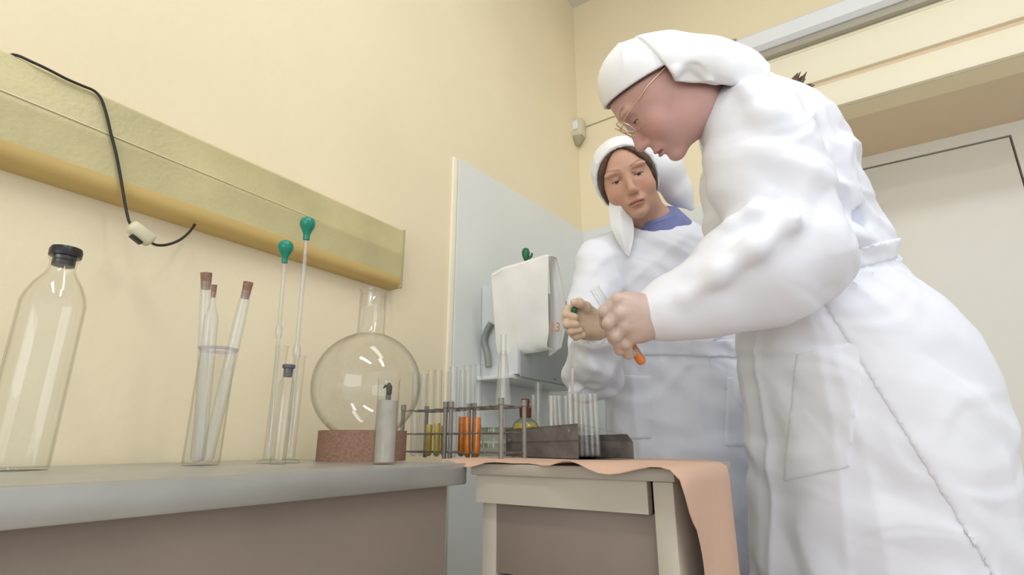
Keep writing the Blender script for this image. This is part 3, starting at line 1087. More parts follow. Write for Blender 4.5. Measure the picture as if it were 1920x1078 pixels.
# ------------------------------------------------------------------ wall box with the draped cloth
bx0, bx1, by0, by1, bz0, bz1 = XL + 0.013, -0.80, 1.25, 1.66, 0.962, 1.235
t = thing('wall_box', 'light grey metal box on the wall panel under the draped cloth', 'box', (XL + 0.012, by0, bz0))
o = Vector((XL + 0.012, by0, bz0))
link('body', box(Vector((bx0, by0, bz0)) - o, Vector((bx1, by1, bz1)) - o, 0.003), M['boxgrey'], t)
link('front_plate', box(Vector((bx1 - 0.001, by0 + 0.012, bz0 - 0.006)) - o, Vector((bx1 + 0.004, by1 - 0.0, bz1)) - o, 0.001), M['boxdark'], t)
link('lower_ledge', box(Vector((bx0, by0 - 0.02, bz0 - 0.012)) - o, Vector((bx1 - 0.01, by1, bz0 - 0.001)) - o, 0.002), M['boxgrey'], t)
cur = [hit(x, y, 'y', by0 - 0.014) - o for x, y in ((921, 606), (912, 622), (908, 640), (913, 662), (916, 688))]
bm = bmesh.new()
tube_bm(bm, spline(cur, 5), 0.0095, 10)
link('side_handle', bm_mesh(bm, sm=60), M['grey_metal'], t)
scw = lathe([(0, 0), (0.005, 0), (0.006, 0.002), (0, 0.003)], 14)
s_ = link('screw', scw, M['metal'], t)
s_.location = hit(1041, 710, 'x', bx1 + 0.004) - o
s_.rotation_euler = (0, math.pi / 2, 0)

# cloth: front leaf and back leaf joined over a rounded top fold
dC = 1.545


def leaf(poly_l, poly_r, d0, d1, n=16, amp=0.006, ph=0.0):
    """rows between a left and a right edge polyline (pixels), with depths"""
    L_ = spline([(*p, 0) for p in poly_l], 6)
    R__ = spline([(*p, 0) for p in poly_r], 6)
    nr = 26
    rows = []
    for i in range(nr):
        f = i / (nr - 1)
        a_ = L_[min(int(f * (len(L_) - 1)), len(L_) - 1)].lerp(L_[min(int(f * (len(L_) - 1)) + 1, len(L_) - 1)], f * (len(L_) - 1) % 1)
        b_ = R__[min(int(f * (len(R__) - 1)), len(R__) - 1)].lerp(R__[min(int(f * (len(R__) - 1)) + 1, len(R__) - 1)], f * (len(R__) - 1) % 1)
        row = []
        for j in range(n):
            g = j / (n - 1)
            x, y = a_.x + (b_.x - a_.x) * g, a_.y + (b_.y - a_.y) * g
            d = d0 + (d1 - d0) * g
            d += amp * (math.sin(g * 8 + f * 2.2 + ph) + 0.7 * math.sin(g * 15 - f * 4 + ph * 2) + 0.5 * math.sin(f * 11 + g * 4)) * (0.3 + 0.7 * f)
            d += 0.02 * f * f
            row.append(P(x, y, d))
        rows.append(row)
    return rows


bm = bmesh.new()
topf = []


def addrows(bm, rows):
    vv = [[bm.verts.new(p) for p in r] for r in rows]
    for a_, b_ in zip(vv[:-1], vv[1:]):
        for i in range(len(a_) - 1):
            bm.faces.new((a_[i], a_[i + 1], b_[i + 1], b_[i]))
    return vv


front = leaf([(921, 517), (923, 545), (927, 600), (931, 650), (936, 671)], [(1029, 480), (1027, 520), (1028, 580), (1029, 620), (1026, 648), (1036, 655)], 1.50, 1.49, 18, 0.0045)
# top edge bows up toward the right
for j, p in enumerate(front[0]):
    g = j / 17
    x = 921 + (1029 - 921) * g
    y = 517 - 8 * min(1, g * 5) - (g ** 1.2) * 30 + 0
    front[0][j] = P(x, y, 1.50 - 0.01 * g)
    front[1][j] = front[1][j].lerp(front[0][j], 0.35)
addrows(bm, front)
back = leaf([(1029, 480), (1031, 520), (1033, 580), (1029, 630), (1030, 668)], [(1046, 484), (1054, 520), (1060, 565), (1063, 600), (1052, 652)], 1.545, 1.52, 10, 0.003, 1.0)
addrows(bm, back)
arch = []
for i in range(9):
    f = i / 8
    a_ = front[0][-1].lerp(back[0][-1], f)
    up = math.sin(math.pi * f) * 0.004
    r0 = a_ + Vector((0, 0, up))
    r1 = front[3][-1].lerp(back[3][-1], f) + Vector((0.0, 0.0, 0.008 * math.sin(math.pi * f)))
    arch.append([r0, r0.lerp(P(1042 + 6 * f, 500, 1.60), 0.6)])
addrows(bm, arch)
topb = [[p + (P(960, 400, 1.6) - P(960, 400, 1.5)) * k_ - Vector((0, 0, 0.004 * k_)) for p in front[0]] for k_ in (0, .5, 1)]
addrows(bm, topb)
bmesh.ops.recalc_face_normals(bm, faces=bm.faces[:])
bmesh.ops.solidify(bm, geom=bm.faces[:], thickness=0.0016)
cl = link('draped_cloth', bm_mesh(bm, sm=70), M['cloth'])
tag(cl, 'off-white cotton cloth draped over the grey wall box', 'cloth')
cu = bpy.data.curves.new('marking', 'FONT')
cu.body = '23'
cu.size = 0.036
cu.extrude = 0.0002
tmp = bpy.data.objects.new('marking_text', cu)
me_txt = bpy.data.meshes.new_from_object(tmp)
bpy.data.objects.remove(tmp)
me_txt.materials.clear()
fo = link('red_marking', me_txt, M['red'])
mk = P(1028, 619, 1.495)
fo.parent = cl
Rm = Matrix((tuple(RV), tuple(UV), tuple(-FV))).transposed().to_4x4()
fo.matrix_world = Matrix.Translation(mk) @ Rm @ Matrix.Rotation(math.radians(-25), 4, 'Y') @ Matrix.Rotation(math.radians(-6), 4, 'Z')

# green bulb peeking over the cloth
b = P(986, 500, 1.60)
t = thing('green_bulb', 'small dark green rubber bulb on a thin stem above the draped cloth', 'bulb', (b.x, b.y, bz1 + 0.001))
zz = P(985, 488, 1.60).z - bz1
link('stem', tube([(0, 0, 0), (0, 0, zz)], 0.0022, 8), M['wire'], t)
link('bulb', lathe([(0.002, zz - 0.002), (0.005, zz), (0.011, zz + 0.014), (0.0125, zz + 0.026), (0.009, zz + 0.037), (0, zz + 0.041)], 18, 80), M['darkgreen'], t)
link('side_valve', tube([(0.008 * cs, 0.008 * sn, zz + 0.006), (0.017 * cs, 0.017 * sn, zz + 0.014), (0.019 * cs, 0.019 * sn, zz + 0.024)], [0.004, 0.004, 0.003], 8), M['darkgreen'], t)

# ================================================================== people (implicit surfaces in camera-axis metres)
def unit(v):
    v = np.asarray(v, float)
    return v / np.linalg.norm(v)


class Head:
    def __init__(s, org, fwd, up, scale=1.0):
        s.o = np.asarray(org, float)
        s.f = unit(fwd)
        u = np.asarray(up, float)
        s.u = unit(u - s.f * (u @ s.f))
        s.r = np.cross(s.f, s.u)
        s.R = np.stack([s.r, s.f, s.u], 1)     # local (x, y fwd, z up) -> camera axes
        s.s = scale

    def to(s, p):
        return s.o + s.R @ (np.asarray(p, float) * s.s)

    def loc(s, V):
        return (np.asarray(V) - s.o) @ s.R / s.s

    def grid_local(s, F):
        x, y, z = F.full()
        dx, dy, dz = x - s.o[0], y - s.o[1], z - s.o[2]
        return [((s.R[0, i] * dx + s.R[1, i] * dy + s.R[2, i] * dz) / s.s).astype(np.float32) for i in range(3)]


def ramp(x, a, b):
    t = np.clip((x - a) / (b - a), 0, 1)
    return t * t * (3 - 2 * t)


def head_field(hd, h, neck_to, rn0, rn1, margin=0.15, cran=(0.030, 0.079, 0.090), eye_open=0.0032, zlid=-0.004, jowl=0.0, neck_from=(0, -0.012, -0.065)):
    """a woman's head and neck"""
    lo = np.minimum(hd.o - margin, np.asarray(neck_to) - rn1 - 0.01)
    hi = np.maximum(hd.o + margin, np.asarray(neck_to) + rn1 + 0.01)
    F = Field(lo, hi, h)
    g = hd.to
    R = hd.R
    F.ell(g((0, 0.087 - cran[2], cran[0])), (0.073, cran[2], cran[1]), R, 0.0)
    F.ell(g((0, 0.030, -0.020)), (0.0625, 0.060, 0.080), R, 0.03)
    F.ell(g((0, 0.040, -0.068)), (0.0455, 0.044, 0.040), R, 0.03)
    F.ell(g((0, 0.076, -0.099)), (0.020, 0.016, 0.015), R, 0.02)
    for sx in (-1, 1):
        F.ell(g((sx * 0.040, 0.060, -0.036)), (0.023, 0.022, 0.024), R, 0.02)
        F.ell(g((sx * 0.043, 0.005, -0.072)), (0.016, 0.03, 0.022), R, 0.03)
        F.ell(g((sx * 0.030, 0.079, 0.020)), (0.026, 0.011, 0.008), R, 0.014)
        F.ell(g((sx * 0.0700, -0.030, -0.012)), (0.007, 0.017, 0.028), R, 0.006)
        F.ell(g((sx * 0.030, 0.089, 0.001)), (0.017, 0.011, 0.0105), R, 0.012, 'sub')
    F.cone(g((0, 0.084, 0.004)), g((0, 0.106, -0.038)), 0.0068, 0.0098, 0.012)
    F.ell(g((0, 0.104, -0.041)), (0.0105, 0.010, 0.0085), R, 0.006)
    for sx in (-1, 1):
        F.ell(g((sx * 0.0098, 0.096, -0.044)), (0.0060, 0.0085, 0.0062), R, 0.006)
        F.ell(g((sx * 0.0062, 0.103, -0.0525)), (0.0036, 0.0042, 0.0045), R, 0.003, 'sub')
    F.ell(g((0, 0.0865, -0.066)), (0.024, 0.012, 0.013), R, 0.012)
    F.ell(g((0, 0.0955, -0.0685)), (0.0195, 0.0062, 0.0042), R, 0.004)
    F.ell(g((0, 0.0940, -0.0785)), (0.0170, 0.0066, 0.0050), R, 0.004)
    F.cone(g((-0.022, 0.093, -0.0738)), g((0, 0.1005, -0.0732)), 0.0013, 0.0016, 0.003, 'sub')
    F.cone(g((0.022, 0.093, -0.0738)), g((0, 0.1005, -0.0732)), 0.0013, 0.0016, 0.003, 'sub')
    F.ell(g((0, 0.0965, -0.0885)), (0.018, 0.006, 0.0045), R, 0.006, 'sub')
    for sx in (-1, 1):
        c = g((sx * 0.030, 0.0735, 0.0005))
        F.ell(c, (0.0118, 0.0118, 0.0118), None, 0.002)
        q = F.sl(c - 0.02, c + 0.02)
        if q is not None:
            x, y, z = F.xyz(q)
            dx, dy, dz = x - c[0], y - c[1], z - c[2]
            lz = R[0, 2] * dx + R[1, 2] * dy + R[2, 2] * dz
            lx = R[0, 0] * dx + R[1, 0] * dy + R[2, 0] * dz
            sph = np.sqrt(dx * dx + dy * dy + dz * dz)
            cut = eye_open * np.sqrt(np.clip(1 - (lx / 0.0125) ** 2, 0, 1)) - np.abs(lz - zlid)
            lid = np.maximum(sph - 0.0134, cut)
            F.comb(q, lid.astype(np.float32), 0.0015, 'add')
        F.cone(g((sx * 0.018, 0.0845, 0.0075)), g((sx * 0.042, 0.0765, 0.0065)), 0.0022, 0.0018, 0.004)
    F.cone(g(neck_from), neck_to, rn0, rn1, 0.03)
    return F


def head_colours(hd, V, base, lips, brow, eye_open=0.0032, zlid=-0.004, blush=0.10, red=(0.0, 0.0, 0.0)):
    L = hd.loc(V)
    x, y, z = np.abs(L[:, 0]), L[:, 1], L[:, 2]
    C = np.tile(np.array(base), (len(V), 1))

    def mixin(col, wgt):
        nonlocal C
        C = C * (1 - wgt[:, None]) + np.array(col) * wgt[:, None]
    wl = (1 - ramp(np.sqrt(((x - 0.04) / 0.03) ** 2 + ((z + 0.035) / 0.03) ** 2), 0.2, 1.2)) * (y > 0.03)
    mixin((base[0] * 1.02, base[1] * 0.80, base[2] * 0.80), wl * blush * 5)
    wn = 1 - ramp(np.sqrt((x / 0.018) ** 2 + ((z + 0.043) / 0.015) ** 2), 0.3, 1.1)
    mixin((base[0] * 1.0, base[1] * 0.8, base[2] * 0.78), wn * (y > 0.085) * 0.5)
    wm = (1 - ramp(np.sqrt((x / 0.0225) ** 2 + ((z + 0.0735) / 0.0098) ** 2), 0.75, 1.05)) * (y > 0.075)
    mixin(lips, wm * 0.75)
    mixin((lips[0] * 0.35, lips[1] * 0.25, lips[2] * 0.25), (1 - ramp(np.abs(z + 0.0735), 0.0006, 0.0018)) * (x < 0.021) * (y > 0.08) * 0.7)
    bz = 0.0205 + 0.010 * np.clip((x - 0.012) / 0.03, 0, 1) - 0.10 * np.clip(x - 0.036, 0, 1) * 2
    wb = (1 - ramp(np.abs(z - bz), 0.0014, 0.0036)) * ramp(x, 0.010, 0.016) * (1 - ramp(x, 0.045, 0.054)) * (y > 0.05)
    mixin(brow, wb * 0.6)
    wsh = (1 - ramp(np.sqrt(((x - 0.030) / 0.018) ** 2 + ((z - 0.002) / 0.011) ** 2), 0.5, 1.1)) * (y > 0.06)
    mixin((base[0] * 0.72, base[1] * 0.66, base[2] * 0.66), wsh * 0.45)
    ex = x - 0.030
    hgt = eye_open * np.sqrt(np.clip(1 - (ex / 0.0125) ** 2, 0, 1))
    ez = z - 0.0005 - zlid
    we = (np.abs(ez) < hgt) & (y > 0.06) & (np.abs(ex) < 0.0122)
    mixin((0.62, 0.56, 0.52), we.astype(float))
    wi = we & (np.sqrt(ex ** 2 + (ez + 0.0005) ** 2) < 0.0052)
    mixin((0.05, 0.045, 0.045), wi.astype(float))
    wlash = (np.abs(ez - hgt) < 0.0012) & (y > 0.065) & (np.abs(ex) < 0.0130)
    mixin((0.06, 0.035, 0.03), wlash.astype(float) * 0.8)
    return np.clip(C, 0, 1)


def skull(F, hd, cran=(0.030, 0.079, 0.090)):
    """distance to the head with hair, for things worn on it"""
    x, y, z = hd.grid_local(F)
    d = ell_d(x, y - 0.087 + cran[2], z - cran[0], (0.0755, cran[2] + 0.0025, cran[1] + 0.0025))
    d = Field.smin(d, ell_d(x, y - 0.022, z + 0.020, (0.0655, 0.058, 0.080)), 0.03)
    return d, x, y, z


def emit(F, name, m, parent, G=None, it=2, cols=None):
    V, Q = F.mesh(G)
    V = relax(V, Q, it)
    me = np_mesh(name, c2w(V) - np.array(parent_loc(parent)), Q[:, ::-1], cols)
    return link(name, me, m, parent)


def parent_loc(o):
    v = Vector((0, 0, 0))
    while o is not None:
        v += o.location
        o = o.parent
    return v


def inside(T_, G_, g, m):
    """keep the trunk within the cloth that covers it"""
    ii = [np.clip(np.round((T_.ax[i] - G_.lo[i]) / G_.h).astype(int), 0, G_.n[i] - 1) for i in range(3)]
    s = g[np.ix_(*ii)] + m
    return np.where(world_z(T_) < 0.40, T_.F, np.maximum(T_.F, s)).astype(np.float32)


def world_z(F):
    x, y, z = F.full()
    return (UV[2] * y + FV[2] * z + H).astype(np.float32)


def loft_d(F, rings, d_scale=1.0, fold=None):
    """elliptical body through (y_px, left_px, right_px, silhouette depth, depth centre, half depth) rings"""
    X, Y, Z = F.full()
    t, xc, hw, zc, hd_ = [], [], [], [], []
    for ypx, xl, xr, ds, dc, hh_ in rings:
        t.append((539.0 - ypx) / FPX * ds)
        xc.append(((xl + xr) / 2 - 960) / FPX * ds)
        hw.append((xr - xl) / 2 / FPX * ds)
        zc.append(dc)
        hd_.append(hh_)
    o = np.argsort(t)
    t = np.array(t)[o]
    yy = Y.ravel()

    def ip(a):
        a = np.array(a)[o]
        s = np.interp(yy, t, a)
        k = max(3, int(0.03 / F.h)) | 1          # soften the corners between rings
        pad = np.pad(s, k // 2, mode='edge')
        return np.convolve(pad, np.ones(k) / k, 'valid')[None, :, None]
    xcv, hwv, zcv, hdv = ip(xc), ip(hw), ip(zc), ip(hd_)
    u, v = (X - xcv) / hwv, (Z - zcv) / hdv
    r = np.sqrt(u * u + v * v)
    th = np.arctan2(v, u)
    base = np.minimum(hwv, hdv) * 0.55 + 0.45 * (hwv + hdv) / 2
    d = (r - 1) * base
    if fold is not None:
        d = d - fold(th, Y + 0 * th, X + 0 * th, Z + 0 * th)
    top = Y - t[-1]
    bot = t[0] - Y
    return np.maximum(np.maximum(d, top), bot).astype(np.float32)


def crease(s, sharp=2.0):
    """ridged wave: soft valleys, crisp crests"""
    return (1 - np.abs(np.sin(s))) ** sharp


def tri(x):
    return np.abs(x - np.floor(x) - 0.5) * 2


CR = np.random.RandomState(5)
CRD = [(CR.normal(size=3), CR.rand()) for _ in range(12)]


def crumple(X, Y, Z, wl, seed=0):
    """creased facets, as in stiff thin cloth; about 0..1"""
    s = 0
    wx_ = 0.35 * np.sin(X * 17 / wl * 0.1 + Y * 23) + 0.25 * np.sin(Z * 29 + X * 11)
    for i in range(4):
        n, ph = CRD[(i + seed) % 12]
        n = n / np.linalg.norm(n)
        s = s + tri((n[0] * X + n[1] * Y + 0.6 * n[2] * Z) / wl + ph + wx_ * (0.6 + 0.2 * i))
    return (s / 4).astype(np.float32)


def facets(X, Y, Z, wl, seed=0):
    """flat facets meeting in sharp crests"""
    s = 0
    wx_ = 0.5 * np.sin(X * 13 + Y * 9) + 0.4 * np.sin(Y * 17 - X * 6 + Z * 5)
    for i in range(3):
        n, ph = CRD[(i + seed) % 12]
        n = n / np.linalg.norm(n)
        s = np.maximum(s, tri((n[0] * X + n[1] * Y + 0.5 * n[2] * Z) / wl + ph + wx_ * (0.5 + 0.3 * i)))
    return s.astype(np.float32)


def bumpf(v, c, wd):
    return np.exp(-((v - c) / wd) ** 2)


def hand(F, wrist, knuckles, fingers, rw, rk, rf, thumb):
    for i, kn in enumerate(knuckles):
        F.cone(wrist + (np.mean(knuckles, 0) - wrist) * 0.12 + (kn - np.mean(knuckles, 0)) * 0.35, kn, rw, rk, 0.012)
    for f, kn in zip(fingers, knuckles):
        pts = [kn] + list(f)
        rr = [rf * 1.1, rf * 1.03, rf * 0.94, rf * 0.84][:len(pts)]
        F.chain(pts, rr, 0.0025)
        F.ell(pts[1], (rf * 1.1,) * 3, None, 0.003)
    F.chain(thumb, [rw * 0.75, rf * 1.25, rf * 1.05, rf * 0.9][:len(thumb)], 0.008)


# ------------------------------------------------------------------ person A: bending over, in profile
hA = Head(np.array([(1240 - 960) / 1000 * .985, (539 - 161) / 1000 * .985, 0.985]), (-.602, -.775, .20), (-.775, .60, 0.02))
ftA = c2w(K(1600, 900, 1.10))
pA_ = thing('person', 'person bending forward in white gown, white headscarf and wire glasses, holding an orange tube', 'person', (ftA[0], ftA[1], 0))
neckA = K(1392, 222, 1.05)
Fh = head_field(hA, 0.002, neckA, 0.052, 0.060, cran=(0.026, 0.0745, 0.068), eye_open=0.002, zlid=-0.005)
V, Q = Fh.mesh()
V = relax(V, Q, 1)
SKA = (0.60, 0.365, 0.325)
CA = head_colours(hA, V, SKA, (0.42, 0.15, 0.13), (0.24, 0.13, 0.09), 0.002, -0.005, blush=0.12)

# arm joints
shA, elA, wrA = K(1398, 232, 0.95), K(1490, 462, 0.885), K(1224, 593, 0.915)
kn = [K(1157, 562, .886), K(1161, 588, .879), K(1171, 612, .881), K(1186, 631, .888)]
fg = [[K(1133, 584, .890), K(1134, 607, .912), K(1147, 617, .933)],
      [K(1141, 606, .882), K(1149, 635, .900), K(1162, 643, .924)],
      [K(1155, 630, .884), K(1162, 656, .902), K(1174, 657, .924)],
      [K(1173, 644, .890), K(1178, 664, .906), K(1189, 660, .924)]]
th = [K(1205, 580, .915), K(1180, 560, .935), K(1160, 566, .950), K(1148, 580, .952)]
HF = Field(np.minimum(wrA, kn[0]) - np.array([.09, .16, .05]), np.maximum(wrA, kn[0]) + np.array([.13, .07, .10]), 0.0016)
hand(HF, wrA, kn, fg, 0.0255, 0.0115, 0.0096, th)
HF.chain([wrA + (elA - wrA) * 0.4, wrA], [0.034, 0.026], 0.02)
for k_ in kn:
    HF.ell(k_ + np.array([0, 0, -0.004]), (0.0075,) * 3, None, 0.006)
# flesh of the back of the hand
for f_, r_ in ((0.30, .0235), (0.55, .0195), (0.74, .0145)):
    HF.cone(wrA + (kn[0] - wrA) * f_, wrA + (kn[3] - wrA) * f_, r_ * 0.9, r_ * 0.8, 0.02)
    HF.cone(wrA + (kn[1] - wrA) * f_, wrA + (kn[2] - wrA) * f_, r_, r_, 0.02)
Vh, Qh = HF.mesh(HF.F + 0.0010)
# coarse trunk, other arm and legs inside the gown
hipA = K(1610, 700, 1.10)
TF = Field(np.array([.25, -1.25, .70]), np.array([1.05, .50, 1.45]), 0.012)
chest, belly = K(1470, 290, 1.07), K(1540, 470, 1.08)
TF.chain([neckA, K(1420, 225, 1.06), chest, belly, hipA], [0.055, 0.085, 0.125, 0.115, 0.145], 0.05)
shA2, elA2, wrA2 = K(1420, 232, 1.19), K(1430, 470, 1.17), K(1290, 560, 1.05)
TF.chain([chest, shA + np.array([.01, -.01, .03]), elA, wrA + (elA - wrA) * 0.15], [0.08, 0.055, 0.042, 0.030], 0.03)
TF.chain([chest, shA2, elA2, wrA2, wrA2 + np.array([-0.05, -0.03, -0.02]), wrA2 + np.array([-0.085, -0.05, -0.02])], [0.08, 0.055, 0.042, 0.030, 0.034, 0.012], 0.03)


def w2c(p):
    p = np.asarray(p, float) - np.array([0, 0, H])
    return np.array([p @ RV, p @ UV, p @ FV])


hw_ = c2w(hipA)
for sx in (-1, 1):
    off = RV * 0.02 * sx + np.array([-sn, cs, 0]) * 0.09 * sx
    hp, kne, ank = hw_ + off, hw_ * [1, 1, 0] + off + [0, 0, 0.47] - RV * 0.03, hw_ * [1, 1, 0] + off + [0, 0, 0.09]
    TF.chain([w2c(hp), w2c(kne), w2c(ank), w2c(ank - RV * 0.13 - [0, 0, 0.055])], [0.085, 0.058, 0.042, 0.034], 0.03)
pl = np.array(pA_.location)

# glove on the visible hand
Xg, Yg, Zg = HF.full()
ct = wrA + (elA - wrA) * 0.22
dirf = unit(elA - wrA)
cutp = (Xg - ct[0]) * dirf[0] + (Yg - ct[1]) * dirf[1] + (Zg - ct[2]) * dirf[2]
emit(HF, 'glove', M['glove'], pA_, np.maximum(HF.F, cutp), 1)

# gown ------------------------------------------------------------
GA = Field(np.array([.17, -1.02, .66]), np.array([1.10, .455, 1.40]), 0.0047)


def foldA(th, Y, X, Z):
    """drape of the skirt and the pulled cloth of the back"""
    yb = 0.052                                  # height of the tie
    below = ramp(-(Y - yb), 0.0, 0.12)
    above = ramp(Y - yb, 0.0, 0.06)
    f = below * (0.010 * crease(th * 3.0 + 0.5 + Y * 1.2, 1.5) + 0.006 * np.sin(th * 7 + 1.0 + 2.0 * Y) + 0.010 * crease(th * 5 + 2.2, 3) * ramp(-th, 1.9, 2.9))
    f += 0.007 * bumpf(Y, yb - 0.03, 0.05) * crease(th * 9 + Y * 14, 1.5)
    # long folds running from the tie up to the shoulder blade
    s = (X - 0.55) * 11 + (Y - 0.2) * 8.5
    f += above * ramp(X, 0.46, 0.62) * 0.010 * crease(s * 1.35 + 0.4, 1.8)
    f += above * 0.004 * np.sin(Y * 46 + X * 38 + th) * ramp(X, 0.42, 0.6)
    f += 0.012 * bumpf(Y, 0.085, 0.035) * ramp(X, 0.45, 0.62)
    return f


ringsA = [(146, 1372, 1440, 1.05, 1.09, 0.07), (160, 1340, 1468, 1.05, 1.09, 0.11), (195, 1330, 1530, 1.05, 1.09, 0.135), (240, 1334, 1576, 1.05, 1.09, 0.145),
          (300, 1334, 1606, 1.06, 1.09, 0.150), (370, 1334, 1630, 1.06, 1.09, 0.150), (440, 1332, 1644, 1.07, 1.09, 0.145), (490, 1395, 1650, 1.07, 1.09, 0.125),
          (520, 1402, 1690, 1.07, 1.10, 0.145), (560, 1405, 1738, 1.08, 1.10, 0.170), (620, 1408, 1790, 1.08, 1.10, 0.195), (700, 1414, 1826, 1.08, 1.10, 0.21),
          (780, 1424, 1838, 1.08, 1.10, 0.22), (900, 1432, 1848, 1.08, 1.10, 0.23), (1078, 1440, 1862, 1.08, 1.10, 0.24), (1450, 1430, 1895, 1.09, 1.10, 0.25)]
GA.F = loft_d(GA, ringsA, fold=foldA)
gt = GA.F.copy()
# neck opening collar
GA.cone(K(1378, 222, 1.03), K(1440, 235, 1.07), 0.064, 0.080, 0.03)
# near sleeve
slv = [K(1402, 236, 0.965), K(1432, 330, 0.93), K(1472, 430, 0.895), K(1488, 468, 0.885)]
GA.chain(slv, [0.083, 0.085, 0.073, 0.062], 0.045)
fo_ = [K(1488, 468, 0.885), K(1430, 500, 0.887), K(1340, 545, 0.897), K(1262, 578, 0.908), K(1222, 592, 0.914)]
GA.chain(fo_, [0.080, 0.073, 0.062, 0.050, 0.041], 0.025)
# drooping underside of the forearm sleeve
GA.chain([K(1545, 500, .90), K(1440, 552, .90), K(1330, 592, .905)], [0.040, 0.042, 0.026], 0.05)
# creases at the elbow bend and sleeve head
GA.chain([K(1330, 530, .893), K(1375, 500, .888), K(1440, 472, .884), K(1490, 458, .885)], [0.050, 0.064, 0.076, 0.078], 0.02)
GA.chain([K(1316, 470, .880), K(1371, 424, .856), K(1412, 396, .838), K(1474, 394, .824)], [0.005, 0.007, 0.008, 0.005], 0.018)
GA.chain([K(1420, 388, .848), K(1447, 360, .840), K(1470, 376, .834), K(1490, 372, .840), K(1494, 362, .848)], [0.003, 0.006, 0.006, 0.005, 0.002], 0.008)
GA.chain([K(1474, 392, .818), K(1478, 418, .802), K(1546, 454, .838)], [0.005, 0.006, 0.007], 0.016)
GA.chain([K(1492, 392, .828), K(1516, 402, .838), K(1548, 402, .862)], [0.003, 0.006, 0.004], 0.014)
GA.cone(K(1500, 440, .845), K(1546, 456, .862), 0.03, 0.016, 0.03)
GA.chain([K(1395, 160, .89), K(1440, 220, .865), K(1490, 280, .88), K(1520, 330, .89)], [0.005, 0.009, 0.009, 0.005], 0.035)
GA.chain([K(1478, 418, .802), K(1415, 464, .800), K(1349, 513, .820), K(1285, 555, .850)], [0.005, 0.007, 0.006, 0.003], 0.034)
# folds of the back
for pts in ([(1538, 215, .965), (1560, 270, .955), (1555, 300, .95), (1538, 268, .955)], [(1572, 255, .99), (1592, 330, .975), (1588, 400, .97), (1600, 455, .985)], [(1500, 200, .95), (1530, 290, .94), (1572, 372, .945), (1584, 430, .96)],
            [(1610, 330, 1.01), (1625, 400, 1.0), (1618, 452, 1.0)], [(1512, 300, .925), (1545, 370, .93), (1560, 430, .945)]):
    GA.chain([K(*p) for p in pts], [0.005, 0.009, 0.009, 0.005][:len(pts)], 0.022)
for pts in ([(1566, 300, .935), (1582, 360, .93), (1588, 392, .945)], [(1600, 360, .97), (1606, 420, .975)], [(1530, 330, .915), (1552, 400, .92)]):
    GA.chain([K(*p) for p in pts], [0.003, 0.008, 0.003][:len(pts)], 0.02, 'sub')
# far sleeve (mostly behind)
GA.chain([K(1420, 236, 1.19), K(1425, 470, 1.17), K(1330, 548, 1.08)], [0.08, 0.07, 0.05], 0.04)
Xc, Yc, Zc = GA.full()
arm = np.clip((1.0 - Zc) / 0.1, 0, 1) * np.clip((Yc + 0.05) / 0.06, 0, 1)
up_ = np.clip((Yc - 0.02) / 0.1, 0, 1)
fx_ = 0.3 + 0.7 * ramp(Xc, 0.37, 0.47)
fa = fx_ * (0.007 + 0.012 * up_) * (facets(Xc, Yc, Zc, 0.27, 7) - 0.7)
GA.F = GA.F - fa - fx_ * (0.015 + 0.010 * arm + 0.010 * up_) * (crumple(Xc, Yc, Zc, 0.17, 0) - 0.5) - fx_ * (0.003 + 0.006 * up_) * (crumple(Xc, Yc, Zc, 0.08, 3) - 0.5)
gt = gt - fa - fx_ * (0.015 + 0.010 * arm + 0.010 * up_) * (crumple(Xc, Yc, Zc, 0.17, 0) - 0.5) - fx_ * (0.003 + 0.006 * up_) * (crumple(Xc, Yc, Zc, 0.08, 3) - 0.5)
GA.F = np.maximum(GA.F, 0.30 - world_z(GA))
# openings: neck and cuff
gb = GA.F.copy()
TF.F = inside(TF, GA, gb, 0.016)
Vt, Qt = TF.mesh()
Vt = relax(Vt, Qt, 2)
VV, QQ, CC = pieces((V, Q, CA), (Vh, Qh, np.tile(np.array(SKA), (len(Vh), 1))), (Vt, Qt, np.tile(np.array(SKA), (len(Vt), 1))))
pl = np.array(pA_.location)
link('body', np_mesh('body', c2w(VV) - pl, QQ[:, ::-1], CC), M['skin'], pA_)

nk = K(1300, 225, 1.02)
nax = unit(K(1392, 222, 1.05) - K(1300, 228, 1.01))
cu0 = wrA - dirf * 0.02
GA.cone(cu0 - dirf * 0.02, wrA + dirf * 0.035, 0.034, 0.032, 0.006, 'sub')
gown = emit(GA, 'gown', M['gown'], pA_, None, 1)

Xa, Ya, Za = GA.full()


def px_mask(F, d_):
    """image-plane metres at a depth -> comparable fields"""
    X, Y, Z = F.full()
    return (X / Z * FPX + 960), (539 - Y / Z * FPX)


PX, PY = px_mask(GA, 1)
near = (Za - 1.09)
# patch pocket on the near hip
cx_, cy_ = (PX - 1543), (PY - 770)
rot = math.radians(-12)
ux_, uy_ = cx_ * math.cos(rot) - cy_ * 0.0, cy_ - cx_ * math.tan(rot) * 1.0
pk = np.maximum(np.maximum(np.abs(cx_ + 0.10 * cy_) - 62, np.abs(uy_) - 118) / FPX, near + 0.02)
pocket = emit(GA, 'pocket', M['gown'], gown, np.maximum(np.maximum(gb - 0.0035, -(gb + 0.014)), pk).astype(np.float32), 1)
# tie round the waist
ln = PY - (492 - (PX - 1580) * 0.26)
bl = np.maximum(np.maximum(gt - 0.006, -(gt + 0.016)), (np.abs(ln) - 19) / FPX)
tie = emit(GA, 'waist_tie', M['gown'], gown, bl.astype(np.float32), 1)
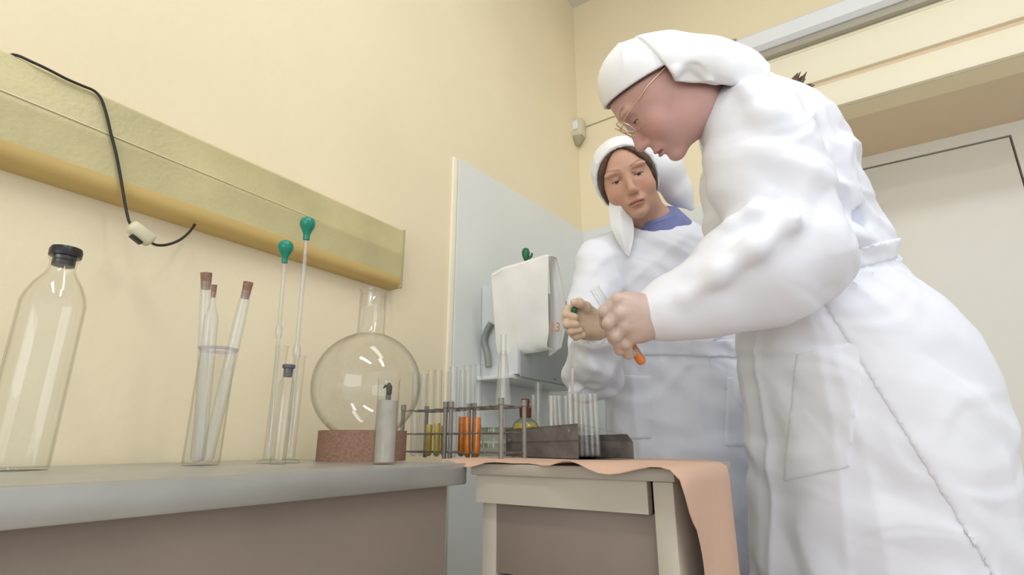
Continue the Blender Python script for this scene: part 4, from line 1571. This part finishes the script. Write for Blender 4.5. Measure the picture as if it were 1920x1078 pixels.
# overlapping back panel edge running down the skirt
lnp = (PX - (1528 + (PY - 545) * 0.62)) * 0.85
pn = np.maximum(np.maximum(gt - 0.0035, -(gt + 0.014)), np.maximum(np.maximum(-lnp, 500 - PY) / FPX, near - 0.02))
panel = emit(GA, 'back_panel', M['gown'], gown, pn.astype(np.float32), 3)


def ribbon(pts, wd=0.006, name='tie_string', m='gown', parent=None, ploc=None):
    """flat tape along points"""
    q = spline(pts, 6)
    rows = []
    for i, p in enumerate(q):
        t_ = (q[min(i + 1, len(q) - 1)] - q[max(i - 1, 0)]).normalized()
        s_ = t_.cross(Vector(FV)).normalized() * wd / 2
        rows.append([p - s_ - ploc, p + s_ - ploc])
    return link(name, grid_mesh(rows, 0.001), M[m], parent)


plv = Vector(pA_.location)
bx = 1.10
ribbon([P(1650, 485, bx), P(1664, 474, bx), P(1678, 478, bx), P(1690, 488, bx)], 0.010, parent=gown, ploc=plv)
ribbon([P(1660, 478, bx), P(1684, 492, bx), P(1702, 508, bx), P(1716, 528, bx)], 0.008, parent=gown, ploc=plv)
ribbon([P(1780, 600, bx), P(1795, 611, bx), P(1806, 612, bx), P(1818, 606, bx)], 0.008, parent=gown, ploc=plv)
ribbon([P(1826, 688, bx), P(1838, 702, bx), P(1850, 704, bx), P(1864, 708, bx)], 0.007, parent=gown, ploc=plv)
ribbon([P(1826, 690, bx), P(1836, 712, bx), P(1843, 720, bx), P(1854, 720, bx)], 0.008, parent=gown, ploc=plv)
ribbon([P(1834, 850, bx), P(1846, 836, bx), P(1862, 834, bx), P(1876, 846, bx), P(1868, 856, bx)], 0.007, parent=gown, ploc=plv)
ribbon([P(1566, 232, 1.06), P(1574, 230, 1.05), P(1578, 232, 1.05)], 0.004, parent=gown, ploc=plv)

# headscarf ---------------------------------------------------------
SF = Field(K(1105, 215, .97) - np.array([0, 0, .18]), K(1462, 40, .98) + np.array([0.02, 0.02, .20]), 0.0024)
sk, lx, ly, lz = skull(SF, hA, (0.026, 0.0745, 0.068))
wr = 0.0035 * crease(lz * 60 + ly * 45 + np.abs(lx) * 10, 2.0) * ramp(lz, 0.05, 0.09)
cap = np.maximum(np.abs(sk - 0.006 - wr) - 0.0035, -(lz - 0.43 * ly - 0.0195))
cap = np.maximum(cap, -(lz + 0.01))
hull = SF.like()
hull.F = ell_d(lx, ly + 0.012, lz - 0.014, (0.080, 0.062, 0.090)).astype(np.float32)
Rk = hA.R
hull.chain([hA.to((0, -0.035, 0.02)), hA.to((0, -0.064, -0.045)), hA.to((0, -0.078, -0.098)), hA.to((0, -0.096, -0.150))], [0.052, 0.050, 0.047, 0.036], 0.03)
for sx in (-1, 1):
    hull.chain([hA.to((sx * 0.060, -0.02, 0.0)), hA.to((sx * 0.064, -0.05, -0.035)), hA.to((sx * 0.056, -0.062, -0.07))], [0.022, 0.022, 0.020], 0.03)
# the cloth is turned up over the near ear: a hollow with a rolled lower rim
hull.ell(K(1294, 156, .889), (0.036, 0.038, 0.020), None, 0.004, 'sub')
hull.chain([K(1250, 164, .903), K(1270, 170, .896), K(1305, 172, .894), K(1340, 170, .90)], [0.003, 0.006, 0.007, 0.004], 0.006)
hull.chain([K(1254, 158, .898), K(1266, 134, .898), K(1290, 118, .900), K(1312, 130, .897), K(1334, 158, .895)], [0.002, 0.004, 0.0045, 0.004, 0.002], 0.008)
hull.F = -Field.smin(-hull.F, (0.455 - hull.full()[1]) + 0 * hull.F, 0.03)
hf = hull.F - 0.003 - 0.004 * crease(ly * 42 - lz * 18 + 0.8, 1.6) * ramp(-ly, 0.02, 0.08)
shell = np.abs(hf + 0.0035) - 0.0035
front_cut = ly + 0.298 * (lz + 0.016)
low_cut = np.where(lz < 0.2, ly - 0.66 * (lz + 0.016), -1.0)
flap = np.maximum(np.maximum(shell, front_cut), np.where(lz < -0.016, low_cut, -1))
flap = np.maximum(flap, -(lz + 0.145 + 0.35 * (ly + 0.09)))
scarf = np.minimum(cap, flap).astype(np.float32)
emit(SF, 'headscarf', M['scarf'], pA_, scarf, 1)
# hair under the scarf and the tuft behind the shoulder
hr = np.maximum(np.abs(sk - 0.001) - 0.004, -(lz - 0.43 * ly - 0.0165))
hr = np.maximum(hr, ly - 0.092)
nape = np.maximum(ell_d(lx, ly + 0.075, lz + 0.075, (0.042, 0.032, 0.050)), -1)
emit(SF, 'hair', M['hair'], pA_, np.minimum(hr, nape).astype(np.float32), 1)
bm = bmesh.new()
for i in range(16):
    b0 = P(1488 + rnd.uniform(-12, 16), 172 + rnd.uniform(-6, 8), 1.13 + rnd.uniform(-.02, .02))
    tx, ty = rnd.choice([(1505, 143), (1512, 150), (1490, 146), (1520, 160), (1516, 165), (1500, 150)])
    e0 = P(tx + rnd.uniform(-10, 8), ty - 5 + rnd.uniform(-4, 8), 1.14 + rnd.uniform(-.02, .02))
    md = b0.lerp(e0, 0.5) + Vector((0, 0, 0.004))
    tube_bm(bm, [b0 - plv, md - plv, e0 - plv], [0.0075, 0.0045, 0.0008], 6)
link('hair_tuft', bm_mesh(bm, sm=60), M['hair'], pA_)

# glasses -------------------------------------------------------------
gl_ = thing('glasses', 'thin gold wire glasses worn by the bending person', 'glasses', Vector(c2w(hA.to((0, 0.1, 0.0)))))
go = Vector(gl_.location)


def hp(p):
    return Vector(c2w(hA.to(p))) - go


bm = bmesh.new()
lens_bm = bmesh.new()
for sx in (-1, 1):
    ring = []
    for i in range(25):
        a = 2 * math.pi * i / 24
        ring.append((sx * (0.032 + 0.0235 * math.cos(a)), 0.1035 - 0.006 * (math.cos(a) * 0.5 + 0.5) ** 2 + 0.003 * math.sin(a), 0.001 + 0.021 * math.sin(a)))
    tube_bm(bm, [hp(p) for p in ring], 0.0009, 6)
    vs = [lens_bm.verts.new(hp(p)) for p in ring[:-1]]
    lens_bm.faces.new(vs)
    tm = bmesh.new()
    tube_bm(tm, [hp(p) for p in ((sx * 0.0555, 0.099, 0.011), (sx * 0.064, 0.096, 0.0135), (sx * 0.0745, 0.03, 0.0165), (sx * 0.0765, -0.008, 0.012), (sx * 0.075, -0.022, -0.002))], 0.0010, 6)
    link('temple', bm_mesh(tm, sm=60), M['gold'], gl_)
tube_bm(bm, [hp(p) for p in ((-0.009, 0.1035, 0.008), (0, 0.106, 0.0105), (0.009, 0.1035, 0.008))], 0.0009, 6)
for sx in (-1, 1):
    tube_bm(bm, [hp(p) for p in ((sx * 0.0095, 0.1035, 0.0), (sx * 0.010, 0.098, -0.006), (sx * 0.0105, 0.095, -0.012))], 0.0009, 6)
link('rims', bm_mesh(bm, sm=60), M['gold'], gl_)
bmesh.ops.solidify(lens_bm, geom=lens_bm.faces[:], thickness=0.001)
link('lenses', bm_mesh(lens_bm), M['glass'], gl_)
gl_.parent = pA_
gl_.matrix_parent_inverse = Matrix.Translation(-plv)
del gl_['category'], gl_['label']

# orange tube held in the hand
ta, tb_ = P(1207, 684, .925), P(1114, 540, .935)
q = aim(ta, tb_)
Lt = (tb_ - ta).length
t = thing('held_test_tube', 'test tube with bright orange liquid held in the gloved hand of the bending person', 'test tube', ta, q)
link('glass_body', test_tube_mesh(0.0088, Lt, 0.001), GLS, t)
link('liquid', liquid_mesh(0.0077, Lt * 0.30), M['orange'], t).location.z = 0.0012

# ------------------------------------------------------------------ person B: behind the table, facing the camera
eyeB = np.array([(1176 - 960) / 1000 * 1.40, (539 - 331) / 1000 * 1.40, 1.40])
fB, uB = unit((-.20, -.07, -.97)), np.array([-.335, .94, 0.0])
hB = Head(eyeB - 0.083 * fB, fB, uB, 1.0)
ftB = c2w(K(1290, 800, 1.50))
pB_ = thing('person', 'person behind the table in white gown with blue collar and headscarf, looking down', 'person', (ftB[0], ftB[1], 0))
neckB = K(1238, 432, 1.52)
FB = head_field(hB, 0.002, neckB, 0.050, 0.060, eye_open=0.0029, zlid=-0.0055)
V, Q = FB.mesh()
V = relax(V, Q, 1)
SKB = (0.58, 0.345, 0.25)
CB = head_colours(hB, V, SKB, (0.44, 0.16, 0.13), (0.20, 0.11, 0.07), 0.0029, -0.0055, blush=0.08)
shB, elB, wrB = K(1132, 478, 1.48), K(1110, 705, 1.31), K(1118, 612, 1.165)
knB = [K(1090, 583, 1.125), K(1087, 596, 1.117), K(1090, 610, 1.118), K(1096, 622, 1.125)]
fgB = [[K(1066, 580, 1.108), K(1062, 590, 1.090), K(1078, 594, 1.088)],
       [K(1062, 596, 1.100), K(1063, 608, 1.084), K(1080, 608, 1.086)],
       [K(1066, 612, 1.104), K(1070, 621, 1.088), K(1086, 619, 1.092)],
       [K(1076, 626, 1.112), K(1080, 631, 1.098), K(1092, 628, 1.102)]]
thB = [K(1112, 594, 1.145), K(1098, 576, 1.115), K(1086, 568, 1.095), K(1076, 567, 1.085)]
HB = Field(np.minimum(wrB, knB[0]) - np.array([.08, .09, .12]), np.maximum(wrB, knB[0]) + np.array([.07, .08, .11]), 0.0018)
hand(HB, wrB, knB, fgB, 0.0250, 0.0105, 0.0088, thB)
HB.chain([wrB + (elB - wrB) * 0.35, wrB], [0.032, 0.027], 0.02)
Vh, Qh = HB.mesh(HB.F + 0.0010)
TB = Field(np.array([.10, -1.4, 1.05]), np.array([.75, .30, 1.75]), 0.012)
TB.chain([neckB, K(1240, 470, 1.53), K(1250, 540, 1.53), K(1265, 650, 1.52), K(1280, 790, 1.52)], [0.055, 0.09, 0.11, 0.10, 0.135], 0.05)
TB.chain([K(1240, 480, 1.53), shB, elB, wrB + (elB - wrB) * .15], [0.07, 0.05, 0.04, 0.03], 0.03)
shB2, elB2, wrB2 = K(1345, 470, 1.55), K(1395, 660, 1.56), K(1392, 740, 1.44)
TB.chain([K(1240, 480, 1.53), shB2, elB2, wrB2, K(1388, 775, 1.42), K(1385, 800, 1.42)], [0.07, 0.05, 0.04, 0.028, 0.030, 0.012], 0.03)
hwB = c2w(K(1285, 790, 1.52))
for sx in (-1, 1):
    off = RV * 0.09 * sx
    hp_, kne, ank = hwB + off, hwB * [1, 1, 0] + off + [0, 0, 0.46], hwB * [1, 1, 0] + off + [0, 0, 0.09]
    fw = np.array([sn, -cs, 0])
    TB.chain([w2c(hp_), w2c(kne), w2c(ank), w2c(ank + fw * 0.13 - [0, 0, 0.055])], [0.085, 0.058, 0.042, 0.034], 0.03)
plB = np.array(pB_.location)
Xg, Yg, Zg = HB.full()
dB = unit(elB - wrB)
ct = wrB + dB * 0.055
cutp = (Xg - ct[0]) * dB[0] + (Yg - ct[1]) * dB[1] + (Zg - ct[2]) * dB[2]
glv = emit(HB, 'glove', M['glove_pale'], pB_, np.maximum(HB.F, cutp), 1)
# rolled glove cuff
bm = bmesh.new()
for s_, r_ in ((0.004, 0.0285), (0.010, 0.0292), (0.018, 0.0300)):
    c_ = wrB + dB * s_
    u_ = unit(np.cross(dB, [0, 0, 1]))
    v_ = np.cross(dB, u_)
    tube_bm(bm, [Vector(c2w(c_ + (u_ * math.cos(a) + v_ * math.sin(a)) * r_)) - Vector(plB) for a in np.linspace(0, 2 * math.pi, 25)], 0.0016, 6)
link('glove_cuff', bm_mesh(bm, sm=60), M['glove_pale'], pB_)

GB = Field(np.array([.09, -1.05, 1.06]), np.array([.80, .30, 1.78]), 0.0056)


def foldB(th, Y, X, Z):
    yb = -0.165
    below = ramp(-(Y - yb), 0.0, 0.10)
    f = below * (0.013 * crease(th * 4.0 + 0.3 + Y * 0.8, 1.4) + 0.006 * np.sin(th * 9 + 0.6))
    f += 0.008 * bumpf(Y, yb - 0.03, 0.04) * crease(th * 10 + 0.5, 1.4)
    f += ramp(Y - yb, 0, 0.08) * (0.004 * np.sin(X * 42 + Y * 23) + 0.005 * crease(X * 18 - Y * 22 + 1.0, 2))
    return f


ringsB = [(412, 1200, 1290, 1.5, 1.53, .055), (424, 1160, 1320, 1.5, 1.53, .085), (450, 1132, 1350, 1.5, 1.53, .108), (500, 1118, 1365, 1.5, 1.53, .118), (560, 1122, 1372, 1.5, 1.53, .120),
          (620, 1140, 1378, 1.5, 1.52, .115), (652, 1150, 1384, 1.5, 1.52, .108), (690, 1146, 1398, 1.5, 1.52, .125), (740, 1142, 1412, 1.5, 1.52, .145), (820, 1146, 1428, 1.5, 1.52, .16),
          (920, 1152, 1440, 1.5, 1.52, .17), (1300, 1140, 1470, 1.5, 1.52, .19)]
GB.F = loft_d(GB, ringsB, fold=foldB)
gtB = GB.F.copy()
GB.chain([K(1145, 482, 1.50), K(1122, 500, 1.48), K(1112, 600, 1.40), K(1112, 700, 1.32)], [0.064, 0.066, 0.062, 0.064], 0.04)
GB.chain([K(1112, 703, 1.315), K(1116, 668, 1.25), K(1121, 620, 1.178)], [0.066, 0.056, 0.040], 0.03)
GB.chain([K(1072, 735, 1.28), K(1110, 722, 1.245), K(1150, 690, 1.25)], [0.010, 0.012, 0.006], 0.02)
GB.chain([K(1080, 690, 1.225), K(1112, 680, 1.20), K(1150, 660, 1.22)], [0.006, 0.010, 0.006], 0.02)
GB.chain([K(1345, 476, 1.54), K(1398, 660, 1.55), K(1392, 735, 1.45)], [0.062, 0.058, 0.046], 0.04)
Xc, Yc, Zc = GB.full()
up_ = np.clip((Yc + 0.35) / 0.1, 0, 1)
fb = (0.006 + 0.008 * up_) * (facets(Xc, Yc, Zc, 0.25, 4) - 0.7)
gtB = gtB - fb - (0.010 + 0.006 * up_) * (crumple(Xc, Yc, Zc, 0.13, 2) - 0.5)
armB = np.clip((1.40 - Zc) / 0.06, 0, 1) * np.clip((0.262 - Xc) / 0.03, 0, 1)
GB.F = GB.F - fb - (0.010 + 0.006 * up_) * (crumple(Xc, Yc, Zc, 0.13, 2) - 0.5) - (0.003 + 0.018 * armB) * (crumple(Xc, Yc, Zc, 0.075, 6) - 0.5)
GB.F = np.maximum(GB.F, 0.32 - world_z(GB))
# neck opening
gbB = GB.F.copy()
TB.F = inside(TB, GB, gbB, 0.018)
Vt, Qt = TB.mesh()
Vt = relax(Vt, Qt, 2)
VV, QQ, CC = pieces((V, Q, CB), (Vh, Qh, np.tile(np.array(SKB), (len(Vh), 1))), (Vt, Qt, np.tile(np.array(SKB), (len(Vt), 1))))
plB = np.array(pB_.location)
link('body', np_mesh('body', c2w(VV) - plB, QQ[:, ::-1], CC), M['skin'], pB_)
GB.cone(K(1225, 396, 1.47), K(1238, 425, 1.50), 0.066, 0.058, 0.012, 'sub')
GB.cone(wrB - dB * 0.03, wrB + dB * 0.03, 0.034, 0.033, 0.006, 'sub')
gownB = emit(GB, 'gown', M['gown'], pB_, None, 1)
PX, PY = px_mask(GB, 1)
nearB = GB.full()[2] - 1.50
for (xa, xb, ya, yb, sl) in ((1144, 1222, 702, 824, 0.02), (1362, 1432, 706, 838, 0.03)):
    pk = np.maximum(np.maximum(np.maximum(xa - PX + (PY - ya) * -0.03, PX - xb), np.maximum(ya - PY + (PX - xa) * sl, PY - yb)) / FPX * 1.4, nearB + 0.02)
    emit(GB, 'pocket', M['gown'], gownB, np.maximum(np.maximum(gtB - 0.004, -(gtB + 0.017)), pk).astype(np.float32), 1)
bl = np.maximum(np.maximum(gtB - 0.007, -(gtB + 0.016)), np.maximum(np.abs(PY - 651 - (PX - 1260) * 0.02) - 17, 1165 - PX) / FPX * 1.4)
emit(GB, 'waist_tie', M['gown'], gownB, np.maximum(bl, 1.30 - GB.full()[2]).astype(np.float32), 1)

# blue shirt collar
CF = Field(K(1150, 470, 1.40) - np.array([0, 0, .08]), K(1320, 360, 1.48) + np.array([0, 0, .22]), 0.0026)
CF.cone(K(1228, 402, 1.495), K(1240, 436, 1.52), 0.060, 0.088, 0.01)
xx, yy_, zz_ = CF.full()
px_, py_ = px_mask(CF, 1)
top_ = (xx - K(1232, 404, 1.47)[0]) * -0.33 + (yy_ - K(1232, 404, 1.47)[1]) * 0.93 - (zz_ - 1.47) * 0.35
CF.F = np.maximum(CF.F, (top_ + 0.003)).astype(np.float32)
emit(CF, 'shirt_collar', M['shirt'], pB_, None, 2)

# headscarf and hair
SB = Field(K(1095, 500, 1.36) - np.array([0, 0, .04]), K(1335, 225, 1.52) + np.array([.02, .03, .20]), 0.0027)
sk, lx, ly, lz = skull(SB, hB)
cut_face = ly - (0.030 + 0.62 * lz)
capB = np.maximum(np.abs(sk - 0.0085 - 0.002 * crease(lz * 80 + ly * 70, 2)) - 0.004, cut_face)
capB = np.maximum(capB, -(lz + 0.115))
hs_ = SB.like()
hs_.F[:] = 0.2
sgn = 1.0 if (hB.r[0] > 0) else -1.0           # local x that points to image right
hs_.chain([hB.to((sgn * 0.045, -0.045, 0.035)), K(1246, 318, 1.53), K(1272, 360, 1.55), K(1296, 388, 1.56)], [0.058, 0.048, 0.036, 0.012], 0.03)
hs_.chain([hB.to((0, -0.06, 0.03)), hB.to((0, -0.075, -0.06)), hB.to((0, -0.08, -0.13))], [0.058, 0.055, 0.05], 0.03)
hs_.chain([K(1246, 330, 1.505), K(1268, 362, 1.525), K(1290, 384, 1.545)], [0.004, 0.010, 0.004], 0.015)
tl_ = np.maximum(hs_.F, cut_face + 0.004)
scB = emit(SB, 'headscarf', M['scarf'], pB_, np.minimum(capB, tl_).astype(np.float32), 1)
el = spline([(1150, 352, 0), (1143, 375, 0), (1142, 402, 0), (1150, 437, 0), (1172, 476, 0)], 5)
er = spline([(1160, 365, 0), (1180, 398, 0), (1188, 422, 0), (1187, 450, 0), (1179, 481, 0)], 5)
rows = []
for i, (a_, b_) in enumerate(zip(el, er)):
    f = i / (len(el) - 1)
    row = []
    for j in range(11):
        g = j / 10
        d = 1.435 - 0.030 * f - 0.014 * math.sin(math.pi * g) - 0.008 * crease(np.array(g * 5.0 + f * 1.4), 2.0) + 0.02 * (1 - f) * (1 - g)
        row.append(P(a_.x + (b_.x - a_.x) * g, a_.y + (b_.y - a_.y) * g, float(d)) - Vector(plB))
    rows.append(row)
link('scarf_tail', grid_mesh(rows, 0.002), M['scarf'], scB)
side_h = np.clip((np.abs(lx) - 0.018) / 0.03, -0.4, 1.0)
hrB = np.maximum(np.abs(sk - 0.0025) - 0.005, ly - (0.030 + 0.62 * lz + 0.021 * side_h))
hrB = np.maximum(hrB, -(lz + 0.075))
emit(SB, 'hair', M['hair'], pB_, hrB.astype(np.float32), 1)

# pipette held by person B
tip, top = P(1072, 756, 1.09), P(1077, 584, 1.098)
q = aim(tip, top)
Lp = (top - tip).length
t = thing('held_pipette', 'thin glass pipette with dark green bulb hanging from the hand behind the table', 'pipette', tip, q)
link('glass_stem', lathe(wallglass([(0.0008, 0), (0.0011, 0.012), (0.0034, 0.02), (0.0036, Lp * 0.55), (0.0030, Lp * 0.6), (0.0028, Lp)], 0.0007, 0.0004), 14), GLS, t)
link('liquid', lathe([(0, 0.014), (0.0024, 0.02), (0.0026, Lp * 0.38), (0, Lp * 0.38)], 12), M['paleliq'], t)
link('rubber_bulb', lathe([(0.003, Lp - 0.012), (0.0045, Lp - 0.010), (0.005, Lp - 0.004), (0.0068, Lp + 0.003), (0.006, Lp + 0.009), (0, Lp + 0.012)], 16, 80), M['darkgreen'], t)
